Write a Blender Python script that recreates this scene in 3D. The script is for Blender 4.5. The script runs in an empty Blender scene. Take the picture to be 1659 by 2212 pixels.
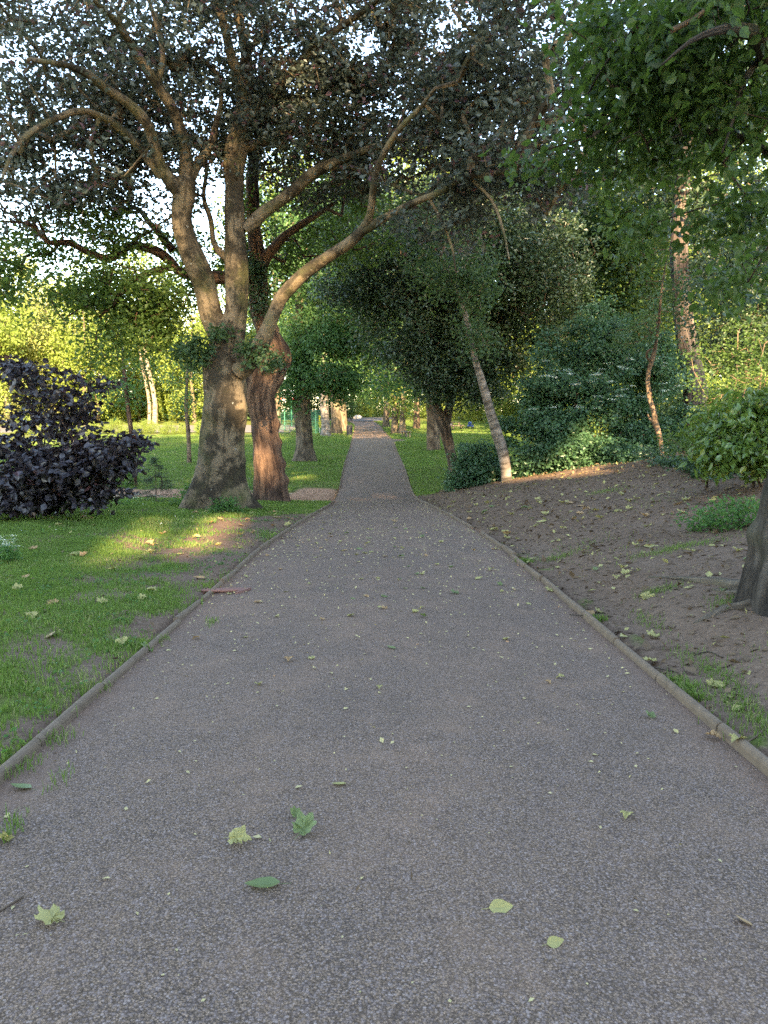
import bpy, math, random
import numpy as np
from mathutils import Vector, noise as mnoise
R = np.random.default_rng(7)
random.seed(7)
C = bpy.context.scene.collection
SC = bpy.context.scene

# ------------------------------------------------------------------ camera, sky, sun, exposure
PW, PH, F = 1659.0, 2212.0, 1598.0            # reference frame used for measuring the photograph
HORIZON = 892.0
PITCH = math.atan((PH / 2 - HORIZON) / F)
EYE = 1.6
cam = bpy.data.objects.new('camera', bpy.data.cameras.new('camera'))
C.objects.link(cam)
cam.location = (0, 0, EYE)
cam.rotation_euler = (math.pi / 2 - PITCH, 0, 0)
cam.data.sensor_fit = 'VERTICAL'
cam.data.sensor_height = 34.6
cam.data.lens = 34.6 * F / PH
cam.data.clip_end = 1500
cam.data.clip_start = 0.05
SC.camera = cam

SUN_EL = math.radians(21)
SUN_H = Vector((0.13, -0.991, 0)).normalized()          # horizontal direction towards the sun
SUN = Vector((SUN_H.x * math.cos(SUN_EL), SUN_H.y * math.cos(SUN_EL), math.sin(SUN_EL)))
sun = bpy.data.objects.new('sun', bpy.data.lights.new('sun', 'SUN'))
C.objects.link(sun)
sun.data.energy = 5.0
sun.data.angle = math.radians(0.53)
sun.data.color = (1.0, 0.83, 0.58)
sun.rotation_euler = SUN.to_track_quat('Z', 'Y').to_euler()
world = bpy.data.worlds.new('World')
SC.world = world
world.use_nodes = True
wt = world.node_tree
sky = wt.nodes.new('ShaderNodeTexSky')
sky.sky_type = 'NISHITA'
sky.sun_disc = False
sky.sun_elevation = SUN_EL
sky.sun_rotation = math.atan2(SUN.x, SUN.y)
sky.air_density = 1.0
sky.dust_density = 0.3
sky.ozone_density = 2.5
wt.links.new(sky.outputs[0], wt.nodes['Background'].inputs[0])
wt.nodes['Background'].inputs[1].default_value = 0.15
SC.view_settings.view_transform = 'Standard'
SC.view_settings.look = 'None'
SC.view_settings.gamma = 1
SC.view_settings.exposure = 3.05
SC.view_settings.use_white_balance = True
SC.view_settings.white_balance_temperature = 8500
SC.view_settings.white_balance_tint = 13
SC.cycles.use_denoising = False
SC.cycles.max_bounces = 7
SC.cycles.diffuse_bounces = 4
SC.cycles.glossy_bounces = 2
SC.cycles.transmission_bounces = 4
SC.cycles.transparent_max_bounces = 4
SC.cycles.sample_clamp_indirect = 6

# ------------------------------------------------------------------ measuring helpers
cp, sp = math.cos(PITCH), math.sin(PITCH)
def ray(px, py):
    xc, yc = (px - PW / 2) / F, (PH / 2 - py) / F
    return np.array([xc, cp + yc * sp, -sp + yc * cp])
def at(px, py, d):
    """point seen at px,py whose distance along +Y is d"""
    r = ray(px, py)
    return np.array([0, 0, EYE]) + r * (d / r[1])
def mpp(d):
    return d / F

# ------------------------------------------------------------------ terrain
_py = np.array([-60, -20, 0, 17, 21, 24, 28, 33, 39, 46, 51, 60, 74, 90, 110, 130, 160, 220, 400])
_pz = np.array([1.0, .7, 0, -.70, -.97, -1.22, -1.35, -.97, -.86, -.68, -.40, -.28, -.15, .12, .55, .95, 1.3, 1.6, 1.8])
_gy = np.arange(-60, 400, 0.25)
_k = np.exp(-0.5 * (np.arange(-12, 13) / 4.0) ** 2); _k /= _k.sum()
_gz = np.convolve(np.pad(np.interp(_gy, _py, _pz), 12, mode='edge'), _k, 'valid')
def prof(Y): return np.interp(Y, _gy, _gz)
_cy = np.array([-60, 0, 12, 20, 25, 28, 41, 51, 74, 86, 96, 106, 116, 130, 160, 400])
_cx = np.array([.2, .04, -.02, -.1, -.27, -.33, -.6, -.78, -1.5, -1.85, -2.4, -3.6, -5.8, -11, -30, -200])
_gc = np.convolve(np.pad(np.interp(_gy, _cy, _cx), 12, mode='edge'), _k, 'valid')
def cen(Y): return np.interp(Y, _gy, _gc)
_wy = np.array([-60, 11, 13, 15, 17, 20, 23, 28, 40, 52, 70, 95, 110, 400])
_wx = np.array([1.86, 1.85, 1.77, 1.63, 1.50, 1.38, 1.34, 1.36, 1.45, 1.47, 1.45, 1.5, 2.2, 2.5])
def hwl(Y): return np.interp(Y, _wy, _wx)
def hwr(Y): return np.interp(Y, _wy, _wx) + .85 * np.exp(-((np.asarray(Y) - 53.5) / 1.6) ** 4)
def sstep(x): x = np.clip(x, 0, 1); return x * x * (3 - 2 * x)
def fbm(X, Y, s, seed=0.0):
    X = np.asarray(X, float) * s + seed; Y = np.asarray(Y, float) * s - seed * .7
    return (np.sin(X * 1.0 + 1.7 * np.sin(Y * .9 + .3)) * .5 + np.sin(Y * 1.27 + 1.3 * np.sin(X * 1.1 + 2.1)) * .5
            + .5 * np.sin(X * 2.3 - Y * 1.9 + 1.1 * np.sin(X * 1.7 + Y * 2.9)) + .35 * np.sin(X * 4.7 + Y * 3.9 + np.sin(Y * 5.3))) / 1.6
def ground_z(X, Y):
    X = np.asarray(X, float); Y = np.asarray(Y, float)
    p = prof(Y)
    t = X - (cen(Y) + hwr(Y)) - .05
    q = -.041 * Y
    tc = np.clip(t, 0, 9)
    bank = q + .215 * tc
    wb = sstep(t / .9)
    yc = np.clip(24.0 - .65 * np.clip(X, 0, 9), 16, 26)
    wy = 1 - sstep((Y - yc) / 4.5)
    wy = wy * sstep((Y + 30) / 20)
    zr = p + (np.maximum(bank, p) - p) * wb * wy + .012 * np.clip(t, 0, 40) * (1 - wy)
    tl = (cen(Y) - hwl(Y)) - X
    zl = p + .02 * np.clip(tl, 0, 8)
    z = np.where(t > 0, zr, np.where(tl > 0, zl, p))
    edge = np.clip(np.maximum(t, tl), 0, 1.5) / 1.5
    return z + edge * (.04 * fbm(X, Y, .9) + .010 * fbm(X, Y, 3.1, 4.))
def gpt(px, py):
    """ground point seen at px,py"""
    r = ray(px, py)
    lo = 1.5
    Ys = np.concatenate([np.arange(1.5, 30, .02), np.arange(30, 200, .1)])
    P = np.array([0, 0, EYE])[None] + r[None] * (Ys / r[1])[:, None]
    below = P[:, 2] <= ground_z(P[:, 0], P[:, 1])
    i = int(np.argmax(below)) if below.any() else len(Ys) - 1
    return np.array([P[i, 0], P[i, 1], float(ground_z(P[i, 0], P[i, 1]))])
def on_ground(px, d):
    X = (px - PW / 2) / F * d * 1.0
    y = HORIZON + (EYE - float(ground_z(X, d))) / d * F
    X = float(at(px, y, d)[0])
    return np.array([X, d, float(ground_z(X, d))])

# ------------------------------------------------------------------ mesh helpers
def mk(name, V, faces, mat, parent=None, rnd=None, uv=None, smooth=False, attrs=None):
    """faces: list of (n,k) int arrays. rnd: per face values in the same order."""
    me = bpy.data.meshes.new(name)
    V = np.asarray(V, np.float32)
    faces = [np.asarray(f, np.int32) for f in faces if len(f)]
    me.vertices.add(len(V)); me.vertices.foreach_set('co', V.ravel())
    tot = sum(f.size for f in faces); nf = sum(len(f) for f in faces)
    me.loops.add(tot); me.polygons.add(nf)
    me.loops.foreach_set('vertex_index', np.concatenate([f.ravel() for f in faces]))
    sizes = np.concatenate([np.full(len(f), f.shape[1], np.int32) for f in faces])
    me.polygons.foreach_set('loop_start', np.concatenate([[0], np.cumsum(sizes)[:-1]]).astype(np.int32))
    me.polygons.foreach_set('loop_total', sizes)
    me.polygons.foreach_set('use_smooth', np.full(nf, smooth))
    if rnd is not None:
        a = me.attributes.new('rnd', 'FLOAT', 'FACE'); a.data.foreach_set('value', np.asarray(rnd, np.float32))
    if attrs:
        for k, v in attrs.items():
            a = me.attributes.new(k, 'FLOAT', 'POINT'); a.data.foreach_set('value', np.asarray(v, np.float32))
    if uv is not None:
        l = me.uv_layers.new(name='uv'); l.data.foreach_set('uv', np.asarray(uv, np.float32).ravel())
    me.update(calc_edges=True)
    if mat: me.materials.append(mat)
    o = bpy.data.objects.new(name, me); C.objects.link(o)
    if parent is not None:
        o.parent = parent
        o.location = -Vector(parent.location) if any(parent.location) else (0, 0, 0)
    return o
def tag(o, label=None, cat=None, group=None, kind=None):
    if label: o['label'] = label
    if cat: o['category'] = cat
    if group: o['group'] = group
    if kind: o['kind'] = kind
    return o
def thing(name, label, cat, loc, group=None):
    o = bpy.data.objects.new(name, None); C.objects.link(o)
    o.location = tuple(float(v) for v in loc); o.empty_display_size = .2
    return tag(o, label, cat, group)
def copy_thing(o, loc, rz=0., scale=1., label=None, group=None):
    c = o.copy(); C.objects.link(c)
    c.location = tuple(float(v) for v in loc); c.rotation_euler = (0, 0, rz); c.scale = scale if hasattr(scale, '__len__') else (scale,) * 3
    if label: c['label'] = label
    if group: c['group'] = group
    for ch in list(o.children):
        d = ch.copy(); C.objects.link(d); d.parent = c
        for g in list(ch.children):
            e = g.copy(); C.objects.link(e); e.parent = d
    return c

class MB:
    """collects simple solids into one mesh"""
    def __init__(s): s.V = []; s.Q = []; s.n = 0
    def add(s, V, Q):
        s.V.append(np.asarray(V, float)); s.Q.append(np.asarray(Q, int) + s.n); s.n += len(V)
    def box(s, c, size, rz=0., rx=0., ry=0.):
        g = np.array([[-1,-1,-1],[1,-1,-1],[1,1,-1],[-1,1,-1],[-1,-1,1],[1,-1,1],[1,1,1],[-1,1,1]]) * np.asarray(size) / 2
        for ang, (a, b) in ((rx, (1, 2)), (ry, (2, 0)), (rz, (0, 1))):
            if ang:
                ca, sa = math.cos(ang), math.sin(ang); t = g.copy()
                t[:, a] = ca * g[:, a] - sa * g[:, b]; t[:, b] = sa * g[:, a] + ca * g[:, b]; g = t
        s.add(g + np.asarray(c), [[0,3,2,1],[4,5,6,7],[0,1,5,4],[1,2,6,5],[2,3,7,6],[3,0,4,7]]); return s
    def tube(s, pts, r, sides=8, cap=True):
        P = np.asarray(pts, float); r = np.broadcast_to(np.asarray(r, float), (len(P),))
        V, Q = sweep_raw(P, r, sides)
        if cap:
            k = sides; n = len(P)
            V = np.vstack([V, P[0], P[-1]]); a = n * k
            Q = np.vstack([Q, [[(i + 1) % k, i, a, a] for i in range(k)], [[(n - 1) * k + i, (n - 1) * k + (i + 1) % k, a + 1, a + 1] for i in range(k)]])
        s.add(V, Q); return s
    def ring(s, c, R_, r, axis='x', n=20, sides=6):
        t = np.linspace(0, 2 * np.pi, n + 1)
        z = np.zeros_like(t)
        P = {'x': np.c_[z, np.cos(t), np.sin(t)], 'z': np.c_[np.cos(t), np.sin(t), z], 'y': np.c_[np.cos(t), z, np.sin(t)]}[axis] * R_ + np.asarray(c)
        V, Q = sweep_raw(P, np.full(len(P), r), sides); s.add(V, Q); return s
    def build(s, name, mat, parent=None, smooth=False, loc=None):
        Q = np.vstack(s.Q)
        tri = Q[Q[:, 2] == Q[:, 3]][:, :3]; qd = Q[Q[:, 2] != Q[:, 3]]
        o = mk(name, np.vstack(s.V), [qd, tri], mat, None, smooth=smooth)
        if parent is not None: o.parent = parent
        if loc is not None: o.location = loc
        return o
def frames(P):
    T = np.gradient(P, axis=0); T /= np.linalg.norm(T, axis=1)[:, None] + 1e-9
    n = np.array([1., 0, 0]) if abs(T[0, 0]) < .8 else np.array([0, 1., 0])
    N = np.zeros_like(P)
    for i in range(len(P)):
        n = n - T[i] * n.dot(T[i]); n /= np.linalg.norm(n) + 1e-9; N[i] = n
    return T, N, np.cross(T, N)
def sweep_raw(P, r, k):
    T, N, B = frames(P)
    a = np.linspace(0, 2 * np.pi, k, endpoint=False)
    V = P[:, None] + r[:, None, None] * (np.cos(a)[None, :, None] * N[:, None] + np.sin(a)[None, :, None] * B[:, None])
    i = np.arange(len(P) - 1)[:, None] * k; j = np.arange(k)[None]; j2 = (j + 1) % k
    Q = np.stack([i + j, i + j2, i + k + j2, i + k + j], -1).reshape(-1, 4)
    return V.reshape(-1, 3), Q
def catmull(P, step):
    P = np.asarray(P, float)
    ext = np.vstack([2 * P[0] - P[1], P, 2 * P[-1] - P[-2]])
    out = []
    for i in range(1, len(ext) - 2):
        p0, p1, p2, p3 = ext[i - 1:i + 3]
        m = max(2, int(np.linalg.norm(p2[:3] - p1[:3]) / step))
        t = np.linspace(0, 1, m, endpoint=False)[:, None]
        out.append(.5 * (2 * p1 + (p2 - p0) * t + (2 * p0 - 5 * p1 + 4 * p2 - p3) * t ** 2 + (3 * p1 - p0 - 3 * p2 + p3) * t ** 3))
    return np.vstack(out + [P[-1:]])
def limb(name, pts, mat, parent, sides=16, step=.12, rough=.05, flare=0., bumps=(), seed=0., ridges=0, cap=True):
    """pts: (x,y,z,r). returns object, dense points"""
    D = catmull(pts, step); P = D[:, :3]; r = np.maximum(D[:, 3], .004)
    T, N, B = frames(P)
    a = np.linspace(0, 2 * np.pi, sides + 1)
    L = np.concatenate([[0], np.cumsum(np.linalg.norm(np.diff(P, axis=0), axis=1))])
    rr = np.repeat(r[:, None], sides + 1, 1)
    ang = np.repeat(a[None], len(P), 0); LL = np.repeat(L[:, None], sides + 1, 1)
    base_r = r.mean()
    f = 1.0 / max(base_r, .05)
    rr = rr * (1 + rough * (np.sin(ang * 2 + LL * f * .35 + seed) * .6 + np.sin(ang * 3 - LL * f * .55 + seed * 2) * .5
                            + .5 * np.sin(LL * f * .9 + ang + seed * 3) + .35 * np.sin(ang * 5 + LL * f * 1.3 + seed) ))
    if ridges: rr = rr * (1 + .03 * np.sin(ang * ridges + 2 * np.sin(LL * 1.3)))
    if flare:
        e = np.exp(-LL / .42)
        rr = rr * (1 + flare * e * (.75 + .6 * np.cos(ang * 5 + seed) + .35 * np.cos(ang * 3 + 1.3 * seed)))
    for (bl, ba, bw, bh) in bumps:      # along, angle, width (m), height factor
        da = (ang - ba + np.pi) % (2 * np.pi) - np.pi
        rr = rr + bh * np.exp(-((LL - bl) / bw) ** 2 - (da * r[:, None] / bw) ** 2)
    if sides >= 26:
        Q0 = P[:, None] + rr[:, :, None] * (np.cos(ang)[..., None] * N[:, None] + np.sin(ang)[..., None] * B[:, None])
        w_ = np.array([mnoise.fractal(Vector((v[0] * 4.5, v[1] * 4.5, v[2] * 1.7 + seed)), 1., 2., 4) for v in Q0.reshape(-1, 3)]).reshape(rr.shape)
        w_[:, -1] = w_[:, 0]
        rr = rr + .045 * w_ * min(1., base_r / .4)
    V = P[:, None] + rr[:, :, None] * (np.cos(ang)[..., None] * N[:, None] + np.sin(ang)[..., None] * B[:, None])
    k = sides + 1
    i = np.arange(len(P) - 1)[:, None] * k; j = np.arange(sides)[None]
    Q = np.stack([i + j, i + j + 1, i + k + j + 1, i + k + j], -1).reshape(-1, 4)
    U = np.stack([ang / (2 * np.pi) * round(max(1, 2 * np.pi * base_r * 2)) / 2, LL], -1).reshape(-1, 2)
    V = V.reshape(-1, 3)
    fs = [Q]; uv = U[Q.ravel()]
    if cap:
        V = np.vstack([V, P[-1] + T[-1] * r[-1] * .5]); c = len(V) - 1; b = (len(P) - 1) * k
        tri = np.array([[b + q, b + q + 1, c] for q in range(sides)])
        fs.append(tri); uv = np.vstack([uv, np.vstack([U, U[-1:]])[np.minimum(tri.ravel(), len(U))]])
    o = mk(name, V, fs, mat, parent, uv=uv, smooth=True)
    return o, D

TPL = {
 'quad': (np.array([[0,0,0],[.45,.32,.07],[1,0,-.06],[.45,-.32,.07]]), [[0,3,2,1]]),
 'oval': (np.array([[0,0,0],[.18,.2,.05],[.5,.31,.08],[.82,.17,.03],[1.05,0,-.08],[.82,-.17,.03],[.5,-.31,.08],[.18,-.2,.05],[.5,0,0.0]]),
          [[0,8,2,1],[8,4,3,2],[0,7,6,8],[8,6,5,4]]),
 'long': (np.array([[0,0,0],[.4,.13,.04],[1,0,-.1],[.4,-.13,.04]]), [[0,3,2,1]]),
}
def leaf_arrays(cen_, K, h, v, size, flat=1.2, droop=.35, tpl='quad', wid=1.0, jit=.3, out=None):
    """leaf clusters -> V, faces, rnd"""
    cen_ = np.asarray(cen_, float); n = len(cen_) * K
    c = np.repeat(cen_, K, 0)
    g = np.clip(R.normal(size=(n, 3)), -2, 2) * np.array([h, h, v])
    pos = c + g
    ax = R.normal(size=(n, 3)) * np.array([1, 1, .45]) - np.array([0, 0, droop])
    if out is not None: ax += np.repeat(out, K, 0) * .7
    ax /= np.linalg.norm(ax, axis=1)[:, None]
    nr = R.normal(size=(n, 3)) + np.array([0, 0, flat])
    b = np.cross(nr, ax); b /= np.linalg.norm(b, axis=1)[:, None] + 1e-9
    n2 = np.cross(ax, b)
    s = size * (1 + jit * R.uniform(-1, 1, n))[:, None, None]
    tv, tf = TPL[tpl]
    V = pos[:, None] + s * (tv[None, :, :1] * ax[:, None] + tv[None, :, 1:2] * wid * b[:, None] + tv[None, :, 2:] * n2[:, None])
    Fc = (np.arange(n)[:, None, None] * len(tv) + np.array(tf)[None]).reshape(-1, len(tf[0]))
    cl = np.repeat(R.uniform(0, 1, len(cen_)), K)
    rnd = np.clip(.55 * R.uniform(0, 1, n) + .45 * cl, 0, 1)
    return V.reshape(-1, 3), Fc, np.repeat(rnd, len(tf)), pos
GAPS = []      # lines to the sun cut clear of leaves to aim the dapples: (target point, radius)
def in_gap(P, gaps, grow_=1.):
    m = np.zeros(len(P), bool); S = np.array(SUN)
    for t, r in gaps:
        d = P - t; al = d @ S
        perp = np.linalg.norm(d - al[:, None] * S, axis=1)
        m |= (perp < r * grow_ + (.08 if grow_ > 1 else 0)) & (al > .8)
    return m
def crown(name, parts, mat, parent, carve=True, widen=1., twigs=None, **kw):
    Vs, Fs, Rs, n = [], [], [], 0
    nv = len(TPL[kw.get('tpl', 'quad')][0]); nfc = len(TPL[kw.get('tpl', 'quad')][1])
    V, Fc, rnd, pos = leaf_arrays(parts, **kw)
    if carve and GAPS:  # leaves on a target's line to the sun are left out
        keep = ~in_gap(pos, GAPS, widen)
        V = V.reshape(-1, nv, 3)[keep].reshape(-1, 3)
        rnd = rnd.reshape(-1, nfc)[keep].ravel()
        m = int(keep.sum())
        Fc = (np.arange(m)[:, None, None] * nv + np.array(TPL[kw.get('tpl', 'quad')][1])[None]).reshape(-1, Fc.shape[1])
    if twigs is None: return mk(name, V, [Fc], mat, parent, rnd=rnd)
    tV, tQ, tm = twigs
    o = mk(name, np.vstack([V, tV]), [Fc, tQ + len(V)], mat, parent, rnd=np.concatenate([rnd, np.full(len(tQ), .5)]),
           uv=np.vstack([np.zeros((Fc.size, 2)), np.tile(np.array([[0, 0], [.2, 0], [.2, .3], [0, .3]]), (len(tQ), 1)) + np.repeat(R.uniform(0, 9, (len(tQ), 1)), 4, 0)]))
    o.data.materials.append(tm)
    o.data.polygons.foreach_set('material_index', np.concatenate([np.zeros(len(Fc), np.int32), np.ones(len(tQ), np.int32)]))
    return o
def blob(cpt, rad, n, holes=(), thr=-2., fs=.8, shell=.35, seed=0.):
    """n cluster centres inside an ellipsoid, thinned by a noise so that the crown has clumps and gaps"""
    out = []
    cpt = np.asarray(cpt, float); rad = np.asarray(rad, float)
    m = n * 4
    d = R.normal(size=(m, 3)); d /= np.linalg.norm(d, axis=1)[:, None]
    rr = R.uniform(0, 1, m) ** (1 / 3. * (1 - shell) if shell < 1 else .1)
    rag = np.array([mnoise.noise(Vector(q * 1.9 + seed + float(cpt[0]) * 3.1)) for q in d])
    rr = rr * (1 + .55 * rag) * np.where(R.uniform(0, 1, m) < .12, R.uniform(1, 1.3, m), 1.)
    P = cpt + d * rr[:, None] * rad
    nz = np.array([mnoise.noise(Vector(p * fs + seed)) for p in P])
    P = P[nz > thr]
    return P[:n]
def grow(limbs, clusters, rt=.006, expo=.5, arch=.06, wob=.12):
    """connects every leaf cluster to the nearest wood; returns tube mesh arrays"""
    base = np.vstack([l[:, :3] for l in limbs]); br = np.concatenate([l[:, 3] for l in limbs])
    n0 = len(base)
    cl = np.asarray(clusters)
    dmin = np.array([((base - c) ** 2).sum(1).min() for c in cl])
    cl = cl[np.argsort(dmin)]
    cap_ = n0 + len(cl) * 8
    N = np.zeros((cap_, 3)); N[:n0] = base; par = np.full(cap_, -1); n = n0
    leaf = np.zeros(cap_)
    for c in cl:
        d2 = ((N[:n] - c) ** 2).sum(1)
        j = int(np.argmin(d2)); L = math.sqrt(d2[j]); a = N[j]
        m = min(7, max(1, int(L / .45)))
        off = R.normal(size=3) * wob * L + np.array([0, 0, arch * L])
        pj = j
        for q in range(1, m + 1):
            t = q / m
            if n >= cap_: break
            N[n] = a + (c - a) * t + off * math.sin(math.pi * t) * .6; par[n] = pj; pj = n; n += 1
        leaf[pj] += 1
    cnt = leaf[:n].copy()
    for i in range(n - 1, n0 - 1, -1): cnt[par[i]] += cnt[i]
    rad = rt * np.maximum(cnt, 1) ** expo
    rad[:n0] = np.minimum(br * .9, 9)
    idx = np.arange(n0, n); pa = par[idx]
    rp = np.minimum(rad[pa], rad[idx] * 1.35); rc = rad[idx]
    A, Bp = N[pa], N[idx]
    T = Bp - A; T /= np.linalg.norm(T, axis=1)[:, None] + 1e-9
    u = np.cross(T, np.array([.3, .2, .93])); u /= np.linalg.norm(u, axis=1)[:, None] + 1e-9
    w = np.cross(T, u); k = 5
    ang = np.linspace(0, 2 * np.pi, k, endpoint=False)
    ring = np.cos(ang)[None, :, None] * u[:, None] + np.sin(ang)[None, :, None] * w[:, None]
    V = np.concatenate([A[:, None] + ring * rp[:, None, None], Bp[:, None] + ring * rc[:, None, None]], 1).reshape(-1, 3)
    j = np.arange(k); j2 = (j + 1) % k
    Q = (np.arange(len(idx))[:, None, None] * 2 * k + np.stack([j, j2, k + j2, k + j], -1)[None]).reshape(-1, 4)
    return V, Q

# ------------------------------------------------------------------ materials
def mat(name):
    m = bpy.data.materials.new(name); m.use_nodes = True
    nt = m.node_tree; nt.nodes.clear()
    return m, nt, nt.nodes.new, nt.links.new
def mixc(nt, fac, a, b, mode='MIX'):
    n = nt.nodes.new('ShaderNodeMix'); n.data_type = 'RGBA'; n.blend_type = mode
    for sock, v in ((n.inputs[0], fac), (n.inputs[6], a), (n.inputs[7], b)):
        if hasattr(v, 'links'): nt.links.new(v, sock)
        elif isinstance(v, (int, float)): sock.default_value = v
        else: sock.default_value = (*v, 1)
    return n.outputs[2]
def ramp(nt, fac, stops, interp='LINEAR'):
    n = nt.nodes.new('ShaderNodeValToRGB'); n.color_ramp.interpolation = interp
    while len(n.color_ramp.elements) < len(stops): n.color_ramp.elements.new(.5)
    for e, (p, c) in zip(n.color_ramp.elements, stops):
        e.position = p; e.color = (*c, 1) if hasattr(c, '__len__') else (c, c, c, 1)
    nt.links.new(fac, n.inputs[0]); return n.outputs[0]
def noise_n(nt, vec, scale, detail=4, rough=.55):
    n = nt.nodes.new('ShaderNodeTexNoise'); n.inputs['Scale'].default_value = scale
    n.inputs['Detail'].default_value = detail; n.inputs['Roughness'].default_value = rough
    nt.links.new(vec, n.inputs['Vector']); return n.outputs['Fac']
def objco(nt): return nt.nodes.new('ShaderNodeTexCoord').outputs['Object']
def geopos(nt): return nt.nodes.new('ShaderNodeNewGeometry').outputs['Position']
def out_bsdf(nt, col, rough=.8, bump=None, bstr=.5, bdist=.02, spec=.3, metal=0.):
    b = nt.nodes.new('ShaderNodeBsdfPrincipled'); o = nt.nodes.new('ShaderNodeOutputMaterial')
    if hasattr(col, 'links'): nt.links.new(col, b.inputs['Base Color'])
    else: b.inputs['Base Color'].default_value = (*col, 1)
    b.inputs['Roughness'].default_value = rough; b.inputs['Specular IOR Level'].default_value = spec; b.inputs['Metallic'].default_value = metal
    if bump is not None:
        n = nt.nodes.new('ShaderNodeBump'); n.inputs['Strength'].default_value = bstr; n.inputs['Distance'].default_value = bdist
        nt.links.new(bump, n.inputs['Height']); nt.links.new(n.outputs[0], b.inputs['Normal'])
    nt.links.new(b.outputs[0], o.inputs[0]); return b, o
def plain(name, col, rough=.7, var=.25, scale=12., spec=.3, metal=0.):
    m, nt, N, L = mat(name)
    f = noise_n(nt, objco(nt), scale)
    c = mixc(nt, f, tuple(x * (1 - var) for x in col), tuple(min(1, x * (1 + var)) for x in col))
    out_bsdf(nt, c, rough, f, .2, .01, spec, metal); return m
def leafmat(name, a, b, tr, trans=.42, rough=.5, spec=.35, third=None, nscale=.35, tpos=.86):
    """a..b: leaf colours spread over the leaves; tr: colour of light coming through"""
    m, nt, N, L = mat(name)
    at_ = N('ShaderNodeAttribute'); at_.attribute_name = 'rnd'
    fac = at_.outputs['Fac']
    c = mixc(nt, fac, a, b)
    nz = noise_n(nt, geopos(nt), nscale, 2)
    c = mixc(nt, ramp(nt, nz, [(.35, 0.), (.65, 1.)]), c, mixc(nt, fac, b, a))
    if third is not None:
        sel = ramp(nt, fac, [(tpos, 0.), (tpos + .04, 1.)]); c = mixc(nt, sel, c, third)
    p = N('ShaderNodeBsdfPrincipled'); L(c, p.inputs['Base Color']); p.inputs['Roughness'].default_value = rough
    p.inputs['Specular IOR Level'].default_value = spec
    t = N('ShaderNodeBsdfTranslucent'); L(mixc(nt, .6, c, tr), t.inputs[0])
    mx = N('ShaderNodeMixShader'); mx.inputs[0].default_value = trans
    L(p.outputs[0], mx.inputs[1]); L(t.outputs[0], mx.inputs[2])
    o = N('ShaderNodeOutputMaterial'); L(mx.outputs[0], o.inputs[0]); return m
def bark(name, base, dark, light, us=10., vs=1.6, bstr=.7, bdist=.03, smooth=False, moss=None, patch=2.2):
    m, nt, N, L = mat(name)
    uv = N('ShaderNodeUVMap'); uv.uv_map = 'uv'
    mp = N('ShaderNodeMapping'); L(uv.outputs[0], mp.inputs[0]); mp.inputs['Scale'].default_value = (us, vs, 1)
    f = noise_n(nt, mp.outputs[0], 1.0, 8, .65)
    pos = geopos(nt)
    big = noise_n(nt, pos, patch, 6, .68)
    if smooth:
        fine = noise_n(nt, pos, 24, 5, .7)
        c = mixc(nt, ramp(nt, fine, [(.3, 0.), (.7, 1.)]), base, light)
        c = mixc(nt, ramp(nt, big, [(.47, 0.), (.56, 1.)]), c, dark)
        c = mixc(nt, ramp(nt, noise_n(nt, pos, 5.5, 6, .7), [(.56, 0.), (.62, .85)]), c, tuple(x * .55 for x in dark))
        mp2 = N('ShaderNodeMapping'); L(uv.outputs[0], mp2.inputs[0]); mp2.inputs['Scale'].default_value = (7, .55, 1)
        c = mixc(nt, ramp(nt, noise_n(nt, mp2.outputs[0], 1., 6, .65), [(.52, 0.), (.6, .8)]), c, dark)
        c = mixc(nt, ramp(nt, noise_n(nt, pos, 7, 2), [(.72, 0.), (.75, .6)]), c, (.5, .5, .44))
        h = mixc(nt, .4, f, fine)
    else:
        c = ramp(nt, f, [(.40, dark), (.5, base), (.62, light)])
        c = mixc(nt, ramp(nt, big, [(.4, 0.), (.7, .55)]), c, tuple(x * .8 for x in dark))
        h = f
    if moss is not None:
        c = mixc(nt, ramp(nt, noise_n(nt, pos, 1.4, 5, .6), [(.5, 0.), (.66, .6)]), c, moss)
    out_bsdf(nt, c, .9, h, bstr, bdist, .2); return m

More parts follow.
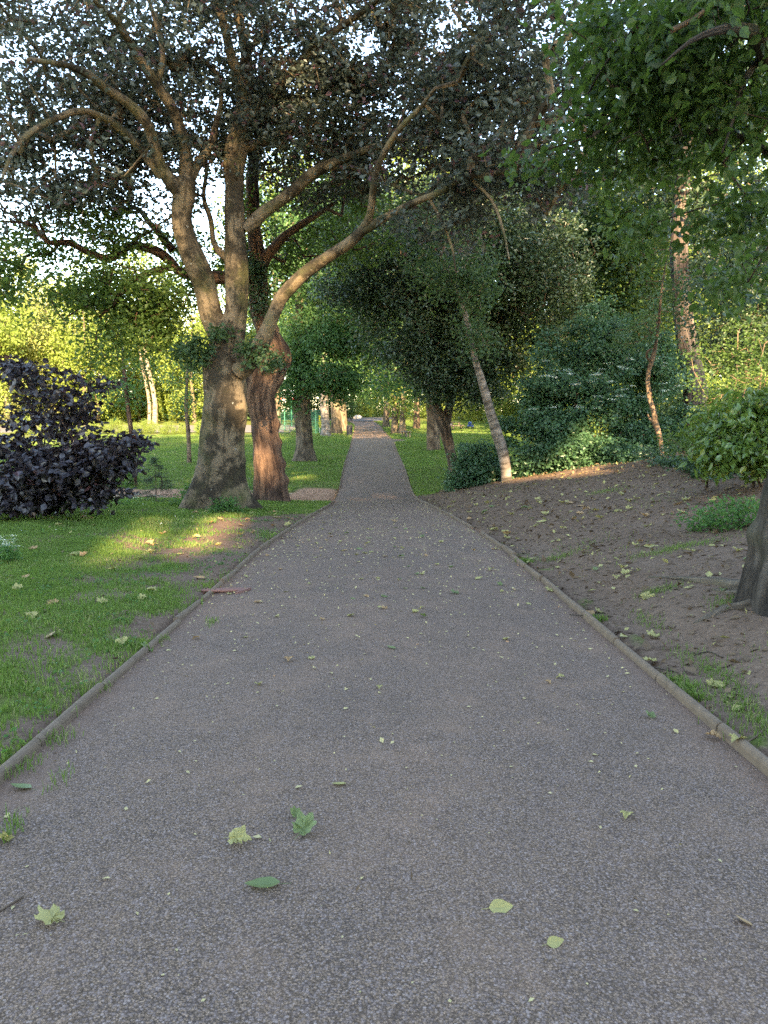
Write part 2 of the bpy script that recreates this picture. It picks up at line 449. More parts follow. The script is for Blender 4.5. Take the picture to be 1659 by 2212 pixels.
# asphalt: worn aggregate with brown dust
def asphalt():
    m, nt, N, L = mat('asphalt')
    pos = geopos(nt)
    wob = N('ShaderNodeVectorMath'); wob.operation = 'ADD'
    v1 = N('ShaderNodeTexVoronoi'); v1.inputs['Scale'].default_value = 122; L(pos, v1.inputs['Vector']); v1.inputs['Randomness'].default_value = 1
    v2 = N('ShaderNodeTexVoronoi'); v2.inputs['Scale'].default_value = 210; L(pos, v2.inputs['Vector'])
    sep = N('ShaderNodeSeparateColor'); L(v1.outputs['Color'], sep.inputs[0])
    stone = ramp(nt, sep.outputs[0], [(0., (.128, .094, .080)), (.4, (.232, .170, .145)), (.8, (.294, .218, .188)), (1., (.385, .298, .26))])
    sep2 = N('ShaderNodeSeparateColor'); L(v2.outputs['Color'], sep2.inputs[0])
    fine = ramp(nt, sep2.outputs[0], [(0., (0.098, 0.071, 0.051)), (.6, (0.251, 0.170, 0.121)), (1., (0.421, 0.290, 0.209))])
    c = mixc(nt, ramp(nt, sep.outputs[1], [(.35, 0.), (.55, 1.)]), stone, fine)
    c = mixc(nt, ramp(nt, v1.outputs['Distance'], [(.40, 0.), (.75, .7)]), c, (0.047, 0.034, 0.025))
    patch = noise_n(nt, pos, .55, 5, .6)
    c = mixc(nt, ramp(nt, patch, [(.38, 0.), (.62, .22)]), c, mixc(nt, .6, c, (0.367, 0.228, 0.153)))
    dust = noise_n(nt, pos, 2.6, 6, .65)
    c = mixc(nt, ramp(nt, dust, [(.5, 0.), (.72, .32)]), c, (0.349, 0.219, 0.150))
    dk = noise_n(nt, pos, 1.3, 7, .7)
    c = mixc(nt, ramp(nt, dk, [(.30, .3), (.44, 0.)]), c, (0.107, 0.085, 0.072))
    ed = N('ShaderNodeAttribute'); ed.attribute_name = 'edge'
    ef = N('ShaderNodeMath'); ef.operation = 'MULTIPLY'; L(ed.outputs['Fac'], ef.inputs[0]); L(noise_n(nt, pos, 5, 5, .7), ef.inputs[1])
    c = mixc(nt, ramp(nt, ef.outputs[0], [(.2, 0.), (.6, .75)]), c, (0.242, 0.153, 0.108))
    h = mixc(nt, .35, ramp(nt, v1.outputs['Distance'], [(0., 1.), (.75, 0.)]), ramp(nt, v2.outputs['Distance'], [(0., 1.), (.8, 0.)]))
    out_bsdf(nt, c, .93, h, .9, .009, .10); return m
def groundmat():
    m, nt, N, L = mat('ground')
    pos = geopos(nt)
    a = N('ShaderNodeAttribute'); a.attribute_name = 'dirt'
    b = N('ShaderNodeAttribute'); b.attribute_name = 'chip'
    fine = noise_n(nt, pos, 26, 6, .7); mid = noise_n(nt, pos, 3.5, 6, .65); big = noise_n(nt, pos, .5, 4, .6)
    gr = ramp(nt, fine, [(.3, (0.050, 0.067, 0.019)), (.55, (0.106, 0.134, 0.034)), (.8, (0.199, 0.205, 0.063))])
    gr = mixc(nt, ramp(nt, mid, [(.4, 0.), (.7, .5)]), gr, (0.142, 0.128, 0.042))
    di = ramp(nt, fine, [(.25, (.068, .044, .031)), (.5, (.150, .098, .068)), (.78, (.26, .18, .13))])
    di = mixc(nt, ramp(nt, mid, [(.42, 0.), (.68, .5)]), di, (.115, .072, .049))
    di = mixc(nt, ramp(nt, big, [(.45, 0.), (.65, .35)]), di, (.19, .135, .10))
    v = N('ShaderNodeTexVoronoi'); v.inputs['Scale'].default_value = 34; L(pos, v.inputs['Vector'])
    s = N('ShaderNodeSeparateColor'); L(v.outputs['Color'], s.inputs[0])
    ch = ramp(nt, s.outputs[0], [(0., (0.170, 0.083, 0.047)), (.5, (0.341, 0.173, 0.105)), (1., (0.568, 0.333, 0.210))])
    su = N('ShaderNodeMath'); su.operation = 'ADD'; L(a.outputs['Fac'], su.inputs[0])
    sc = N('ShaderNodeMath'); sc.operation = 'MULTIPLY_ADD'; L(mid, sc.inputs[0]); sc.inputs[1].default_value = .9; sc.inputs[2].default_value = -.45
    L(sc.outputs[0], su.inputs[1])
    c = mixc(nt, ramp(nt, su.outputs[0], [(.42, 0.), (.6, 1.)]), gr, di)
    c = mixc(nt, ramp(nt, b.outputs['Fac'], [(.35, 0.), (.6, 1.)]), c, ch)
    out_bsdf(nt, c, .95, fine, .6, .012, .1); return m

M_ASPHALT = asphalt(); M_GROUND = groundmat()
M_KERB = plain('concrete_edging', (.165, .118, .082), .9, .4, 14)
B_BEECH = bark('beech_bark', (0.126, 0.094, 0.060), (0.041, 0.032, 0.021), (0.198, 0.147, 0.092), 3, 5, .9, .05, True, (0.090, 0.088, 0.034))
B_OAK = bark('burred_bark', (0.126, 0.074, 0.051), (0.042, 0.026, 0.020), (0.240, 0.142, 0.092), 9, 1.3, 1., .09, patch=1.6)
B_EDGE = bark('rough_dark_bark', (.062, .050, .040), (.022, .018, .015), (.115, .095, .078), 14, 2.2, 1., .05, moss=(.06, .065, .035))
B_GREY = bark('grey_bark', (0.120, 0.092, 0.067), (0.046, 0.035, 0.026), (0.204, 0.159, 0.115), 10, 1.5, .9, .04, moss=(0.108, 0.100, 0.057))
B_DARK = bark('dark_bark', (0.102, 0.071, 0.052), (0.042, 0.031, 0.023), (0.192, 0.136, 0.098), 12, 1.5, .9, .03)
B_RED = bark('conifer_bark', (.105, .080, .066), (.040, .031, .026), (.185, .145, .122), 14, .8, 1., .05)
B_PALE = bark('pale_bark', (.205, .170, .140), (.07, .058, .046), (.31, .265, .225), 3, 7, .5, .02, patch=3.)
B_TAN = bark('tan_bark', (.165, .112, .075), (.07, .047, .033), (.25, .175, .12), 5, 2, .5, .015)
L_BEECH = leafmat('copper_beech_leaf', (.042, .054, .048), (.086, .112, .088), (.14, .15, .08), .30, .42, .45, third=(.100, .048, .056), tpos=.76)
L_OAK = leafmat('oak_leaf', (0.038, 0.075, 0.022), (0.072, 0.131, 0.031), (0.240, 0.350, 0.048), .4)
L_MID = leafmat('mid_green_leaf', (0.046, 0.106, 0.038), (0.078, 0.169, 0.058), (0.192, 0.375, 0.072), .4)
L_DARK = leafmat('dark_green_leaf', (0.024, 0.050, 0.024), (0.062, 0.105, 0.050), (0.096, 0.163, 0.048), .22, .38, .6)
L_DEEP = leafmat('deep_green_leaf', (0.036, 0.073, 0.034), (0.060, 0.115, 0.043), (0.168, 0.275, 0.060), .35)
L_NEAR = leafmat('overhead_leaf', (.024, .055, .018), (.054, .102, .027), (.16, .28, .04), .42, .45, .4)
L_LIT = leafmat('sunlit_leaf', (.115, .185, .042), (.215, .275, .065), (.44, .52, .10), .45)  # brighter, yellower leaf colour carries part of the sunlit look
L_PALE = leafmat('pale_willow_leaf', (0.240, 0.275, 0.090), (0.360, 0.388, 0.156), (0.504, 0.525, 0.144), .4)
L_ELDER = leafmat('elder_leaf', (0.041, 0.098, 0.048), (0.062, 0.144, 0.067), (0.144, 0.275, 0.084), .3, .4, .5)
L_LAUREL = leafmat('laurel_leaf', (0.054, 0.119, 0.026), (0.102, 0.175, 0.036), (0.300, 0.400, 0.048), .3, .3, .6, third=(0.180, 0.200, 0.036))
L_PURPLE = leafmat('purple_hazel_leaf', (.022, .022, .027), (.042, .033, .040), (.10, .04, .04), .14, .36, .6, third=(.065, .028, .028))
L_HERB = leafmat('herb_leaf', (0.042, 0.119, 0.031), (0.078, 0.188, 0.050), (0.180, 0.375, 0.060), .4)
L_GRASS = leafmat('grass_blade', (0.072, 0.147, 0.026), (0.150, 0.231, 0.050), (0.264, 0.400, 0.060), .4, .5, .35, third=(0.288, 0.275, 0.120), nscale=.9, tpos=.74)
L_IVY = leafmat('ivy_leaf', (0.026, 0.065, 0.031), (0.050, 0.110, 0.050), (0.120, 0.200, 0.060), .2, .35, .6)
L_SPRUCE = leafmat('spruce_needle', (0.036, 0.069, 0.038), (0.062, 0.106, 0.055), (0.120, 0.175, 0.060), .15)
L_WHITE = leafmat('white_petal', (0.744, 0.775, 0.624), (0.936, 0.975, 0.840), (0.720, 0.775, 0.600), .3)
L_FALLY = leafmat('fallen_leaf_yellow', (.32, .29, .105), (.42, .38, .16), (.5, .4, .1), .2, .55, .3, nscale=2.)
L_FALLG = leafmat('fallen_leaf_green', (.11, .155, .055), (.20, .245, .10), (.25, .35, .06), .2, .5, .35, nscale=2.)
L_FALLB = leafmat('fallen_leaf_tan', (.33, .19, .085), (.46, .30, .15), (.4, .25, .1), .15, .6, .3, nscale=2.)
L_LITTER = leafmat('litter', (.07, .045, .03), (.22, .15, .09), (.2, .14, .06), .05, .8, .2, third=(.36, .32, .13), nscale=3.)
L_CRUMB = leafmat('crumb', (.40, .33, .14), (.52, .44, .24), (.4, .3, .1), .05, .8, .2, third=(.42, .22, .11), nscale=3.)

# ------------------------------------------------------------------ sun gaps cut in the crowns to put dapples on chosen spots
for px, py, r in ((490, 1125, .45), (292, 1168, .42), (445, 1165, .45), (255, 1200, .25), (330, 1130, .2)):
    GAPS.append((gpt(px, py), r))
for px, py, d, r in ((515, 850, 17.4, .28), (440, 845, 17.4, .16), (505, 690, 17.4, .22), (505, 560, 17.4, .2), (450, 640, 17.4, .25),
                     (560, 880, 20.4, .2), (585, 905, 20.4, .22), (565, 975, 20.4, .3), (580, 1015, 20.4, .2), (575, 755, 20.6, .25), (600, 770, 20.6, .2),
                     (700, 565, 16.5, .3), (640, 610, 16.8, .25), (600, 440, 17, .25), (640, 160, 17, .4),
                     (1095, 1030, 22, .45), (1250, 1018, 20.5, .6), (1200, 1028, 20.8, .5), (1310, 1010, 20, .5), (1290, 950, 21, .6), (1340, 900, 21, .6), (1250, 985, 21, .6), (1390, 860, 21, .4),
                     (1422, 950, 19.5, .45), (1410, 900, 19.5, .3), (1480, 700, 25, .3)):
    GAPS.append((at(px, py, d), r))
for px, py, r in ((775, 1078, .22), (830, 1072, .28), (905, 1068, .2)):
    GAPS.append((gpt(px, py), r))

# ------------------------------------------------------------------ ground and path
ys = np.concatenate([np.arange(-40, 0, 1.0), np.arange(0, 26, .2), np.arange(26, 60, .5), np.arange(60, 140, 1.5), np.arange(140, 401, 13.)])
off = np.concatenate([np.arange(0, 2, .12), np.arange(2, 8, .3), np.arange(8, 20, .9), np.arange(20, 60, 4), np.arange(60, 301, 30)])
def side_sheet(sign):
    nY, nO = len(ys), len(off)
    e = cen(ys) + sign * (hwr(ys) if sign > 0 else hwl(ys))
    X = e[:, None] + sign * off[None]; Y = np.repeat(ys[:, None], nO, 1)
    Z = ground_z(X, Y) + .005
    Z[:, 0] -= .12
    t = np.abs(off)[None] + 0 * Y
    return X, Y, Z, t
def grass_dirt(X, Y):
    """1 = bare soil, 0 = grass; second value: wood chips"""
    t = X - (cen(Y) + hwr(Y)); tl = (cen(Y) - hwl(Y)) - X
    n1 = fbm(X, Y, 1.1, 2.); n2 = fbm(X, Y, 2.9, 5.)
    yc = np.clip(24.0 - .65 * np.clip(X, 0, 9), 16, 26)
    right = np.where(Y < yc + 1.5, .92 + .12 * n1, .12 + .16 * n1 + .6 * np.exp(-(Y - yc - 1.5) / 1.2) )
    right = np.where((t < .25) & (Y < 14), .75 + .25 * n2, right)
    near = np.exp(-np.clip(tl, 0, 60) / (.6 + .25 * n2 + .75 * sstep((Y - 6) / 6) * (1 - sstep((Y - 15) / 3))))
    left = .24 + .27 * n1 + .16 * n2 + .62 * near * (1 - sstep((Y - 17.5) / 2))
    left = left + .55 * np.exp(-((X + 2.7) / .8) ** 2 - ((Y - 14.2) / 2.2) ** 2) + .25 * np.exp(-((X + 3.3) / 1.3) ** 2 - ((Y - 9.5) / 2.4) ** 2)
    d = np.where(t > 0, right, np.where(tl > 0, left, 1.))
    ch = np.exp(-((X + 6.5) / 6.2) ** 8 - ((Y - 24.6 - .4 * n1) / 2.7) ** 6) * (tl > 0)
    ch = np.maximum(ch, .9 * np.exp(-((tl - .8) / .9) ** 4 - ((Y - 26) / 2.6) ** 4) * (tl > 0))
    return np.clip(d, 0, 1), ch
Vs, Qs, D_, Ch_, n = [], [], [], [], 0
for sgn in (-1, 1):
    X, Y, Z, t = side_sheet(sgn)
    a, b = X.shape
    d, ch = grass_dirt(X, Y)
    i = (np.arange(a - 1)[:, None] * b + np.arange(b - 1)[None]).ravel()
    q = np.stack([i, i + 1, i + b + 1, i + b], -1)
    if sgn < 0: q = q[:, ::-1]
    Vs.append(np.stack([X, Y, Z], -1).reshape(-1, 3)); Qs.append(q + n); n += a * b; D_.append(d.ravel()); Ch_.append(ch.ravel())
g = mk('ground', np.vstack(Vs), [np.vstack(Qs)], M_GROUND, attrs={'dirt': np.concatenate(D_), 'chip': np.concatenate(Ch_)}, smooth=True)
tag(g, kind='structure')
m_ = np.linspace(0, 1, 15)
Y = np.repeat(ys[:, None], 15, 1); l = cen(ys) - hwl(ys) - .02; r = cen(ys) + hwr(ys) + .02
X = l[:, None] * (1 - m_) + r[:, None] * m_
Z = prof(Y) + .03 * (1 - (2 * m_[None] - 1) ** 2) - .012
edge = np.exp(-np.minimum(m_, 1 - m_) * 3.7 / .35)[None] + 0 * Y
i = (np.arange(len(ys) - 1)[:, None] * 15 + np.arange(14)[None]).ravel()
pth = mk('path', np.stack([X, Y, Z], -1).reshape(-1, 3), [np.stack([i, i + 1, i + 16, i + 15], -1)], M_ASPHALT, smooth=True, attrs={'edge': edge.ravel()})
tag(pth, kind='structure')
def path_z(X, Y):
    l, r = cen(Y) - hwl(Y), cen(Y) + hwr(Y); m = (X - l) / (r - l)
    return prof(Y) + .03 * (1 - (2 * m - 1) ** 2) - .012
# cross path at the far end and pale tarmac of the ball court on the left
M_TARMAC = plain('pale_tarmac', (.15, .13, .125), .9, .15, 6)
def sheet(name, poly_x0, poly_x1, y0, y1, lift=.03, nx=40, ny=10, mt=None):
    u = np.linspace(0, 1, nx); v = np.linspace(0, 1, ny)
    yy = y0 + (y1 - y0) * v; x0 = np.interp(yy, [y0, y1], poly_x0); x1 = np.interp(yy, [y0, y1], poly_x1)
    X = x0[:, None] * (1 - u) + x1[:, None] * u; Y = np.repeat(yy[:, None], nx, 1)
    Z = ground_z(X, Y) + lift
    i = (np.arange(ny - 1)[:, None] * nx + np.arange(nx - 1)[None]).ravel()
    o = mk(name, np.stack([X, Y, Z], -1).reshape(-1, 3), [np.stack([i, i + 1, i + nx + 1, i + nx], -1)], mt or M_TARMAC, smooth=True)
    return tag(o, kind='structure')
sheet('court_tarmac', (-46, -46), (-8.2, -9.2), 64, 84, .05, 60, 24)
sheet('cross_path', (-40, -44), (-3.4, -4.6), 106, 113, .05, 60, 12)
sheet('cross_path', (-4.2, -3.8), (-.6, 3.2), 104, 121, .06, 12, 16)

# rounded concrete edging along both sides
def kerb(side, y0, y1, seg, wd, ht):
    Vs, Qs, n = [], [], 0
    y = y0
    k = 0
    while y < y1:
        e = y + seg - .022
        if not (side > 0 and 12.55 < y < 13.1):
            yy = np.linspace(y, e, 5)
            ex = cen(yy) + (hwr(yy) + wd * .3 if side > 0 else -hwl(yy) - wd * .3)
            jx, jz, tl = R.normal() * .010, R.normal() * .007, R.normal() * .007
            prof_ = np.array([[-.5, -.8], [-.5, .45], [-.38, .8], [-.12, 1.], [.12, 1.], [.38, .8], [.5, .45], [.5, -.8]]) * np.array([wd, ht])
            zz = prof(yy)
            V = np.stack([ex[:, None] + prof_[None, :, 0] + jx, np.repeat(yy[:, None], 8, 1), zz[:, None] + prof_[None, :, 1] + jz + tl * np.linspace(-1, 1, 5)[:, None]], -1).reshape(-1, 3)
            q = [[a * 8 + b, a * 8 + b + 1, (a + 1) * 8 + b + 1, (a + 1) * 8 + b] for a in range(4) for b in range(7)]
            q += [[0, 1, 2, 7], [2, 3, 4, 7], [4, 5, 6, 7], [32, 39, 34, 33], [34, 39, 36, 35], [36, 39, 38, 37]]
            Vs.append(V); Qs.append(np.array(q) + n); n += 40
        y += seg; k += 1
    o = mk('kerb', np.vstack(Vs), [np.vstack(Qs)], M_KERB, smooth=False)
    return tag(o, kind='structure')
kerb(-1, 1.0, 22.4, .915, .054, .040); kerb(1, 1.2, 24.5, .915, .056, .044)
kerb(-1, 28.5, 98, .915, .05, .03); kerb(1, 24.5, 100, .915, .05, .035)

# ------------------------------------------------------------------ trees
def pl(pts, div=1., ox=0.):
    """(x,y,distance,width in px) measured in the photograph -> (x,y,z,radius in m)"""
    out = []
    for x, y, d, w in pts:
        p = at(x / div + ox, y / div, d); out.append((*p, w / div / 2 * mpp(d)))
    return out
LEAF_K = .40
class Tree:
    def __init__(s, name, label, base, barkm, leafm, group=None, cat='tree'):
        s.o = thing(name, label, cat, base, group); s.limbs = []; s.b = barkm; s.l = leafm; s.cat = cat
    def trunk(s, pts, name='trunk', **kw):
        o, D = limb(name, pts, s.b, s.o, **kw); s.limbs.append(D); return o
    def grow(s, clusters, K, h, v, size, branches=True, rt=.006, leafname='crown', thin=None, **kw):
        cl = np.vstack(clusters)
        if s.cat == 'tree' and kw.get('tpl', 'quad') == 'quad': size, K = size * 1.35, int(K * LEAF_K)
        if thin is not None: cl = cl[~thin(cl)]
        tw = (*grow(s.limbs, cl, rt=rt), s.b) if branches else None
        kw.setdefault('carve', False)
        return crown(leafname, cl, s.l, s.o, twigs=tw, K=K, h=h, v=v, size=size, **kw)
def pix(P):
    """photo pixel of world points"""
    x, y, z = P[:, 0], P[:, 1], P[:, 2] - EYE
    dep = y * cp - z * sp; up = y * sp + z * cp
    return PW / 2 + F * x / dep, PH / 2 - F * up / dep
def sky_holes(holes):
    def f(P):
        px, py = pix(P); m = np.zeros(len(P), bool)
        for hx, hy, rx, ry, pr in holes:
            m |= (((px - hx) / rx) ** 2 + ((py - hy) / ry) ** 2 < 1) & (R.uniform(0, 1, len(P)) < pr)
        return m
    return f

# 1. the big smooth barked beech on the left
D0 = 18.
bb = on_ground(476, D0)
T = Tree('beech_tree', 'massive smooth grey barked beech forking low beside the path, with dark bronze leaves', bb, B_BEECH, L_BEECH)
base_pts = [(478, 1112, D0, 128), (477, 1085, D0, 122), (478, 1040, D0, 104), (480, 1000, D0, 97), (481, 950, D0, 93), (485, 900, D0, 90), (486, 860, D0, 89), (486, 820, D0, 91), (485, 785, D0, 86), (489, 750, D0, 74),
            (502, 710, D0, 58), (510, 660, D0, 49), (512, 590, D0, 49), (509, 500, D0, 44), (506, 420, D0, 40), (506, 350, D0, 41), (514, 300, D0, 42), (525, 250, D0, 38), (532, 210, D0, 33)]
T.trunk(pl(base_pts), sides=64, step=.06, rough=.035, flare=.42, seed=.6,
        bumps=[(2.55, 4.4, .28, .12), (2.6, 5.6, .30, .10), (1.1, 4.9, .35, .05), (.5, 3.5, .5, .07), (3.3, 4.2, .18, .07), (1.9, 3.9, .3, .05)])
def bl(pts, **kw): return T.trunk(pl(pts), name='limb', **kw)
bl([(500, 765, 18.1, 60), (478, 725, 18.1, 52), (457, 680, 18.1, 47), (443, 620, 18, 46), (425, 575, 17.8, 50), (402, 520, 17.6, 45), (393, 470, 17.5, 43), (398, 420, 17.4, 46), (400, 385, 17.3, 42)], sides=22, rough=.05)
bl([(395, 420, 17.4, 36), (372, 395, 17.2, 30), (348, 360, 17, 24), (333, 310, 16.7, 22), (315, 262, 16.3, 22), (278, 225, 16, 20), (228, 190, 15.6, 18), (185, 158, 15, 16), (140, 140, 14.4, 12), (60, 128, 13.6, 7)])
bl([(402, 400, 17.4, 34), (402, 360, 17.4, 27), (398, 310, 17.2, 24), (375, 240, 16.8, 22), (340, 185, 16.4, 20), (300, 125, 16, 18), (270, 75, 15.5, 15), (235, 30, 15, 11), (180, -20, 14.5, 8)])
bl([(352, 382, 17.2, 22), (310, 330, 17, 18), (262, 280, 16.8, 16), (215, 250, 16.5, 14), (170, 240, 16.2, 13), (100, 266, 15.8, 12), (50, 300, 15.4, 10), (22, 340, 15, 8), (5, 385, 14.8, 5)])
bl([(404, 395, 17.4, 26), (430, 350, 17.6, 20), (452, 320, 17.8, 16), (466, 270, 18, 12), (478, 215, 18, 10), (470, 160, 18, 8), (420, 118, 18, 6)])
bl([(338, 190, 16.4, 13), (352, 120, 16.2, 11), (340, 60, 16, 10), (322, 0, 15.8, 8), (310, -50, 15.5, 6)])
bl([(530, 215, 18, 30), (520, 165, 17.8, 24), (500, 125, 17.5, 20), (488, 70, 17.2, 18), (470, 10, 17, 15), (450, -60, 16.6, 10)])
bl([(533, 215, 18, 26), (534, 150, 18, 24), (527, 90, 17.8, 21), (512, 20, 17.5, 18), (505, -60, 17.2, 12)])
bl([(535, 268, 18, 30), (558, 235, 18, 27), (590, 200, 18, 25), (628, 162, 17.8, 22), (668, 118, 17.5, 19), (720, 70, 17.2, 15), (790, 20, 16.6, 10), (850, -30, 16, 7)])
bl([(515, 805, 17.7, 40), (540, 780, 17.6, 40), (556, 755, 17.5, 38), (574, 722, 17.3, 34), (590, 682, 17.2, 28), (610, 640, 17.1, 28), (650, 598, 16.9, 27), (700, 560, 16.6, 25), (750, 528, 16.3, 23), (785, 495, 16, 20),
    (800, 458, 15.8, 16), (808, 400, 15.5, 15), (820, 350, 15.2, 13), (858, 285, 14.8, 11), (905, 235, 14.4, 9), (940, 190, 14, 6)], sides=20)
bl([(785, 498, 16, 20), (838, 467, 15.8, 16), (900, 435, 15.4, 14), (950, 415, 15, 13), (1005, 382, 14.6, 12), (1050, 378, 14.2, 12), (1110, 365, 13.8, 10), (1180, 348, 13.4, 8), (1270, 330, 13, 5)])
bl([(530, 498, 18, 27), (575, 455, 18, 25), (625, 420, 17.9, 24), (675, 375, 17.7, 22), (725, 350, 17.4, 18), (775, 330, 17.1, 15), (850, 305, 16.8, 13), (925, 295, 16.4, 8)])
bl([(675, 372, 17.7, 12), (740, 358, 17.4, 10), (800, 375, 17, 9), (850, 400, 16.7, 7), (905, 420, 16.4, 5)])
bl([(530, 320, 18, 20), (590, 300, 18, 15), (640, 285, 17.8, 12), (670, 300, 17.7, 10), (700, 335, 17.5, 8)])
bl([(495, 560, 18.2, 24), (478, 548, 18.3, 16), (462, 525, 18.4, 12), (455, 475, 18.4, 11), (440, 425, 18.4, 9), (446, 360, 18.4, 7), (430, 300, 18.3, 4)])
bl([(1010, 380, 14.6, 7), (1060, 430, 14.4, 6), (1085, 490, 14.2, 5), (1100, 560, 14, 3)])
bl([(925, 425, 15.2, 7), (950, 470, 15.2, 6), (975, 530, 15.2, 5), (985, 590, 15.2, 3)])
H = [(60, 440, 50, 26, .75), (200, 460, 50, 32, .6), (435, 420, 18, 45, .6), (300, 470, 40, 22, .7), (1040, 190, 36, 26, .9), (790, 240, 24, 17, .8), (440, 315, 16, 24, .6), (20, 90, 30, 20, .5),
     (490, 90, 20, 40, .4), (840, 250, 40, 20, .4), (1100, 280, 40, 40, .4), (960, 120, 30, 22, .4)]
def pb(px, py, d, rx, ry, rz, n, **kw): return blob(at(px, py, d), (rx, ry, rz), n, **kw)
cl = [pb(160, 180, 17.0, 3.2, 2.2, 2.6, 400, thr=-.2), pb(420, 120, 18.0, 3.4, 2.2, 2.5, 330, thr=-.15), pb(700, 120, 18.5, 3.2, 2.4, 2.4, 420, thr=-.22), pb(960, 100, 17, 2.8, 2.4, 2.0, 340, thr=-.2), pb(800, 200, 19, 3.0, 2.0, 1.6, 220, thr=-.2), pb(1150, 90, 14.5, 1.6, 2.0, 1.5, 240, thr=-.25),
      pb(980, 300, 16.5, 2.2, 2., 1.2, 260, thr=-.2), pb(1120, 370, 14.5, 1.6, 1.6, .8, 110, thr=-.1), pb(700, 300, 18.5, 2.2, 1.6, 1.4, 180, thr=-.1), pb(60, 330, 16, 1.8, 1.6, 1.3, 150, thr=-.1), pb(150, 390, 17.5, 2.0, 1.2, .7, 80, thr=-.05), pb(40, 440, 17.5, .9, 1.2, .5, 24), pb(300, 330, 18, 1.8, 1.6, 1.5, 130, thr=-.05), pb(480, 60, 15.5, 3., 1.0, 1.2, 70, thr=-.1), pb(200, 60, 14.5, 2.4, 1.0, 1.2, 60, thr=-.1),
      pb(160, 170, 19, 3.6, 1.4, 2.6, 210, thr=-.12), pb(50, 330, 18.5, 1.9, 1.2, 1.2, 70, thr=-.05), pb(420, 150, 20, 3.4, 1.4, 2.4, 150, thr=-.1),
      pb(960, 450, 15.8, 1.4, 1.6, .6, 60, thr=-.1),
      pb(600, -150, 16, 6.5, 3, 1.6, 110, thr=-.1)]
def front(P):
    px, py = pix(P); return ((P[:, 1] < 17.0) & (px < 820) & (py > 0) & (R.uniform(0, 1, len(P)) < .8)) | (R.uniform(0, 1, len(P)) < .10)
T.grow(cl, K=80, h=.27, v=.08, size=.095, flat=1.4, droop=.3, thin=lambda P: sky_holes(H)(P) | front(P), rt=.0080, carve=True)
tuft = np.vstack([pb(428, 755, 17.5, .32, .3, .26, 16), pb(400, 765, 17.4, .3, .25, .2, 7), pb(470, 718, 17.5, .22, .2, .10, 5), pb(545, 765, 17.3, .24, .25, .26, 10), pb(590, 790, 19.4, .12, .12, .3, 4)])
crown('leaf_tuft', tuft, L_DEEP, T.o, K=34, h=.12, v=.09, size=.10, flat=.7, droop=.5, tpl='oval', carve=False)

# 2. burred tree just behind it
D1 = 21.2
T = Tree('burred_tree', 'reddish brown trunk covered in burrs, close behind the smooth forked beech', on_ground(580, D1), B_OAK, L_OAK)
tp = [(1176, 2165, D1, 140), (1173, 2120, D1, 132), (1166, 2060, D1, 130), (1160, 2000, D1, 128), (1146, 1900, D1, 116), (1138, 1800, D1, 116), (1128, 1720, D1, 120), (1140, 1650, D1, 130), (1158, 1580, D1, 128), (1178, 1510, D1, 92), (1160, 1440, D1, 92),
      (1125, 1350, D1, 86), (1120, 1280, D1, 84), (1120, 1200, D1, 74), (1118, 1130, D1, 70), (1105, 1040, D1, 62), (1092, 920, D1, 54), (1090, 800, D1, 50), (1100, 700, D1, 46), (1120, 620, D1, 36), (1150, 500, D1, 28)]
T.trunk(pl(tp, 2), sides=60, step=.055, rough=.06, flare=.22, seed=2.2, ridges=0,
        bumps=[(.55, .3, .18, .14), (1.05, .0, .14, .07), (1.65, .2, .16, .10), (2.2, .1, .12, .10), (2.9, 3.3, .28, .16), (3.3, 3.1, .2, .12), (3.6, .2, .25, .10), (4.2, .1, .28, .22), (4.0, 4.6, .25, .15), (2.6, 4.7, .2, .08), (1.4, 4.6, .2, .06), (3.1, 4.5, .2, .07)])
def tl_(pts, **kw): return T.trunk(pl(pts, 2), name='limb', **kw)
tl_([(1120, 1160, D1, 56), (1160, 1100, D1 - .2, 44), (1200, 1050, D1 - .5, 38), (1270, 990, D1 - .9, 32), (1350, 940, D1 - 1.3, 24), (1440, 880, D1 - 1.8, 14)], rough=.1)
low = [[(1105, 1180, D1, 60), (1040, 1200, D1 - .2, 54), (800, 1185, 20.2, 42), (740, 1130, 20, 40), (690, 1092, 19.8, 38), (600, 1062, 19.6, 32), (540, 1070, 19.5, 34), (470, 1118, 19.3, 34), (400, 1098, 19.1, 28), (300, 1050, 18.9, 24), (205, 1046, 18.6, 20), (160, 990, 18.4, 16), (100, 962, 18.2, 12), (0, 958, 18, 8)],
       [(760, 1150, 20.1, 32), (690, 1165, 19.9, 30), (620, 1190, 19.7, 26), (560, 1222, 19.5, 22), (500, 1300, 19.2, 16), (430, 1370, 19, 9)],
       [(745, 1080, 20.2, 34), (690, 1012, 20.2, 28), (640, 955, 20.1, 25), (602, 905, 20, 20), (560, 900, 19.8, 14), (500, 930, 19.6, 8)],
       [(545, 1068, 19.5, 18), (610, 1020, 19.3, 14), (650, 1000, 19.2, 12), (700, 960, 19.1, 7)],
       [(205, 1040, 18.6, 12), (150, 920, 18.3, 9), (120, 840, 18, 7), (60, 830, 17.8, 4)], [(160, 985, 18.4, 10), (100, 880, 18.2, 8), (30, 870, 18, 4)]]
for p in low: tl_(p, rough=.12)
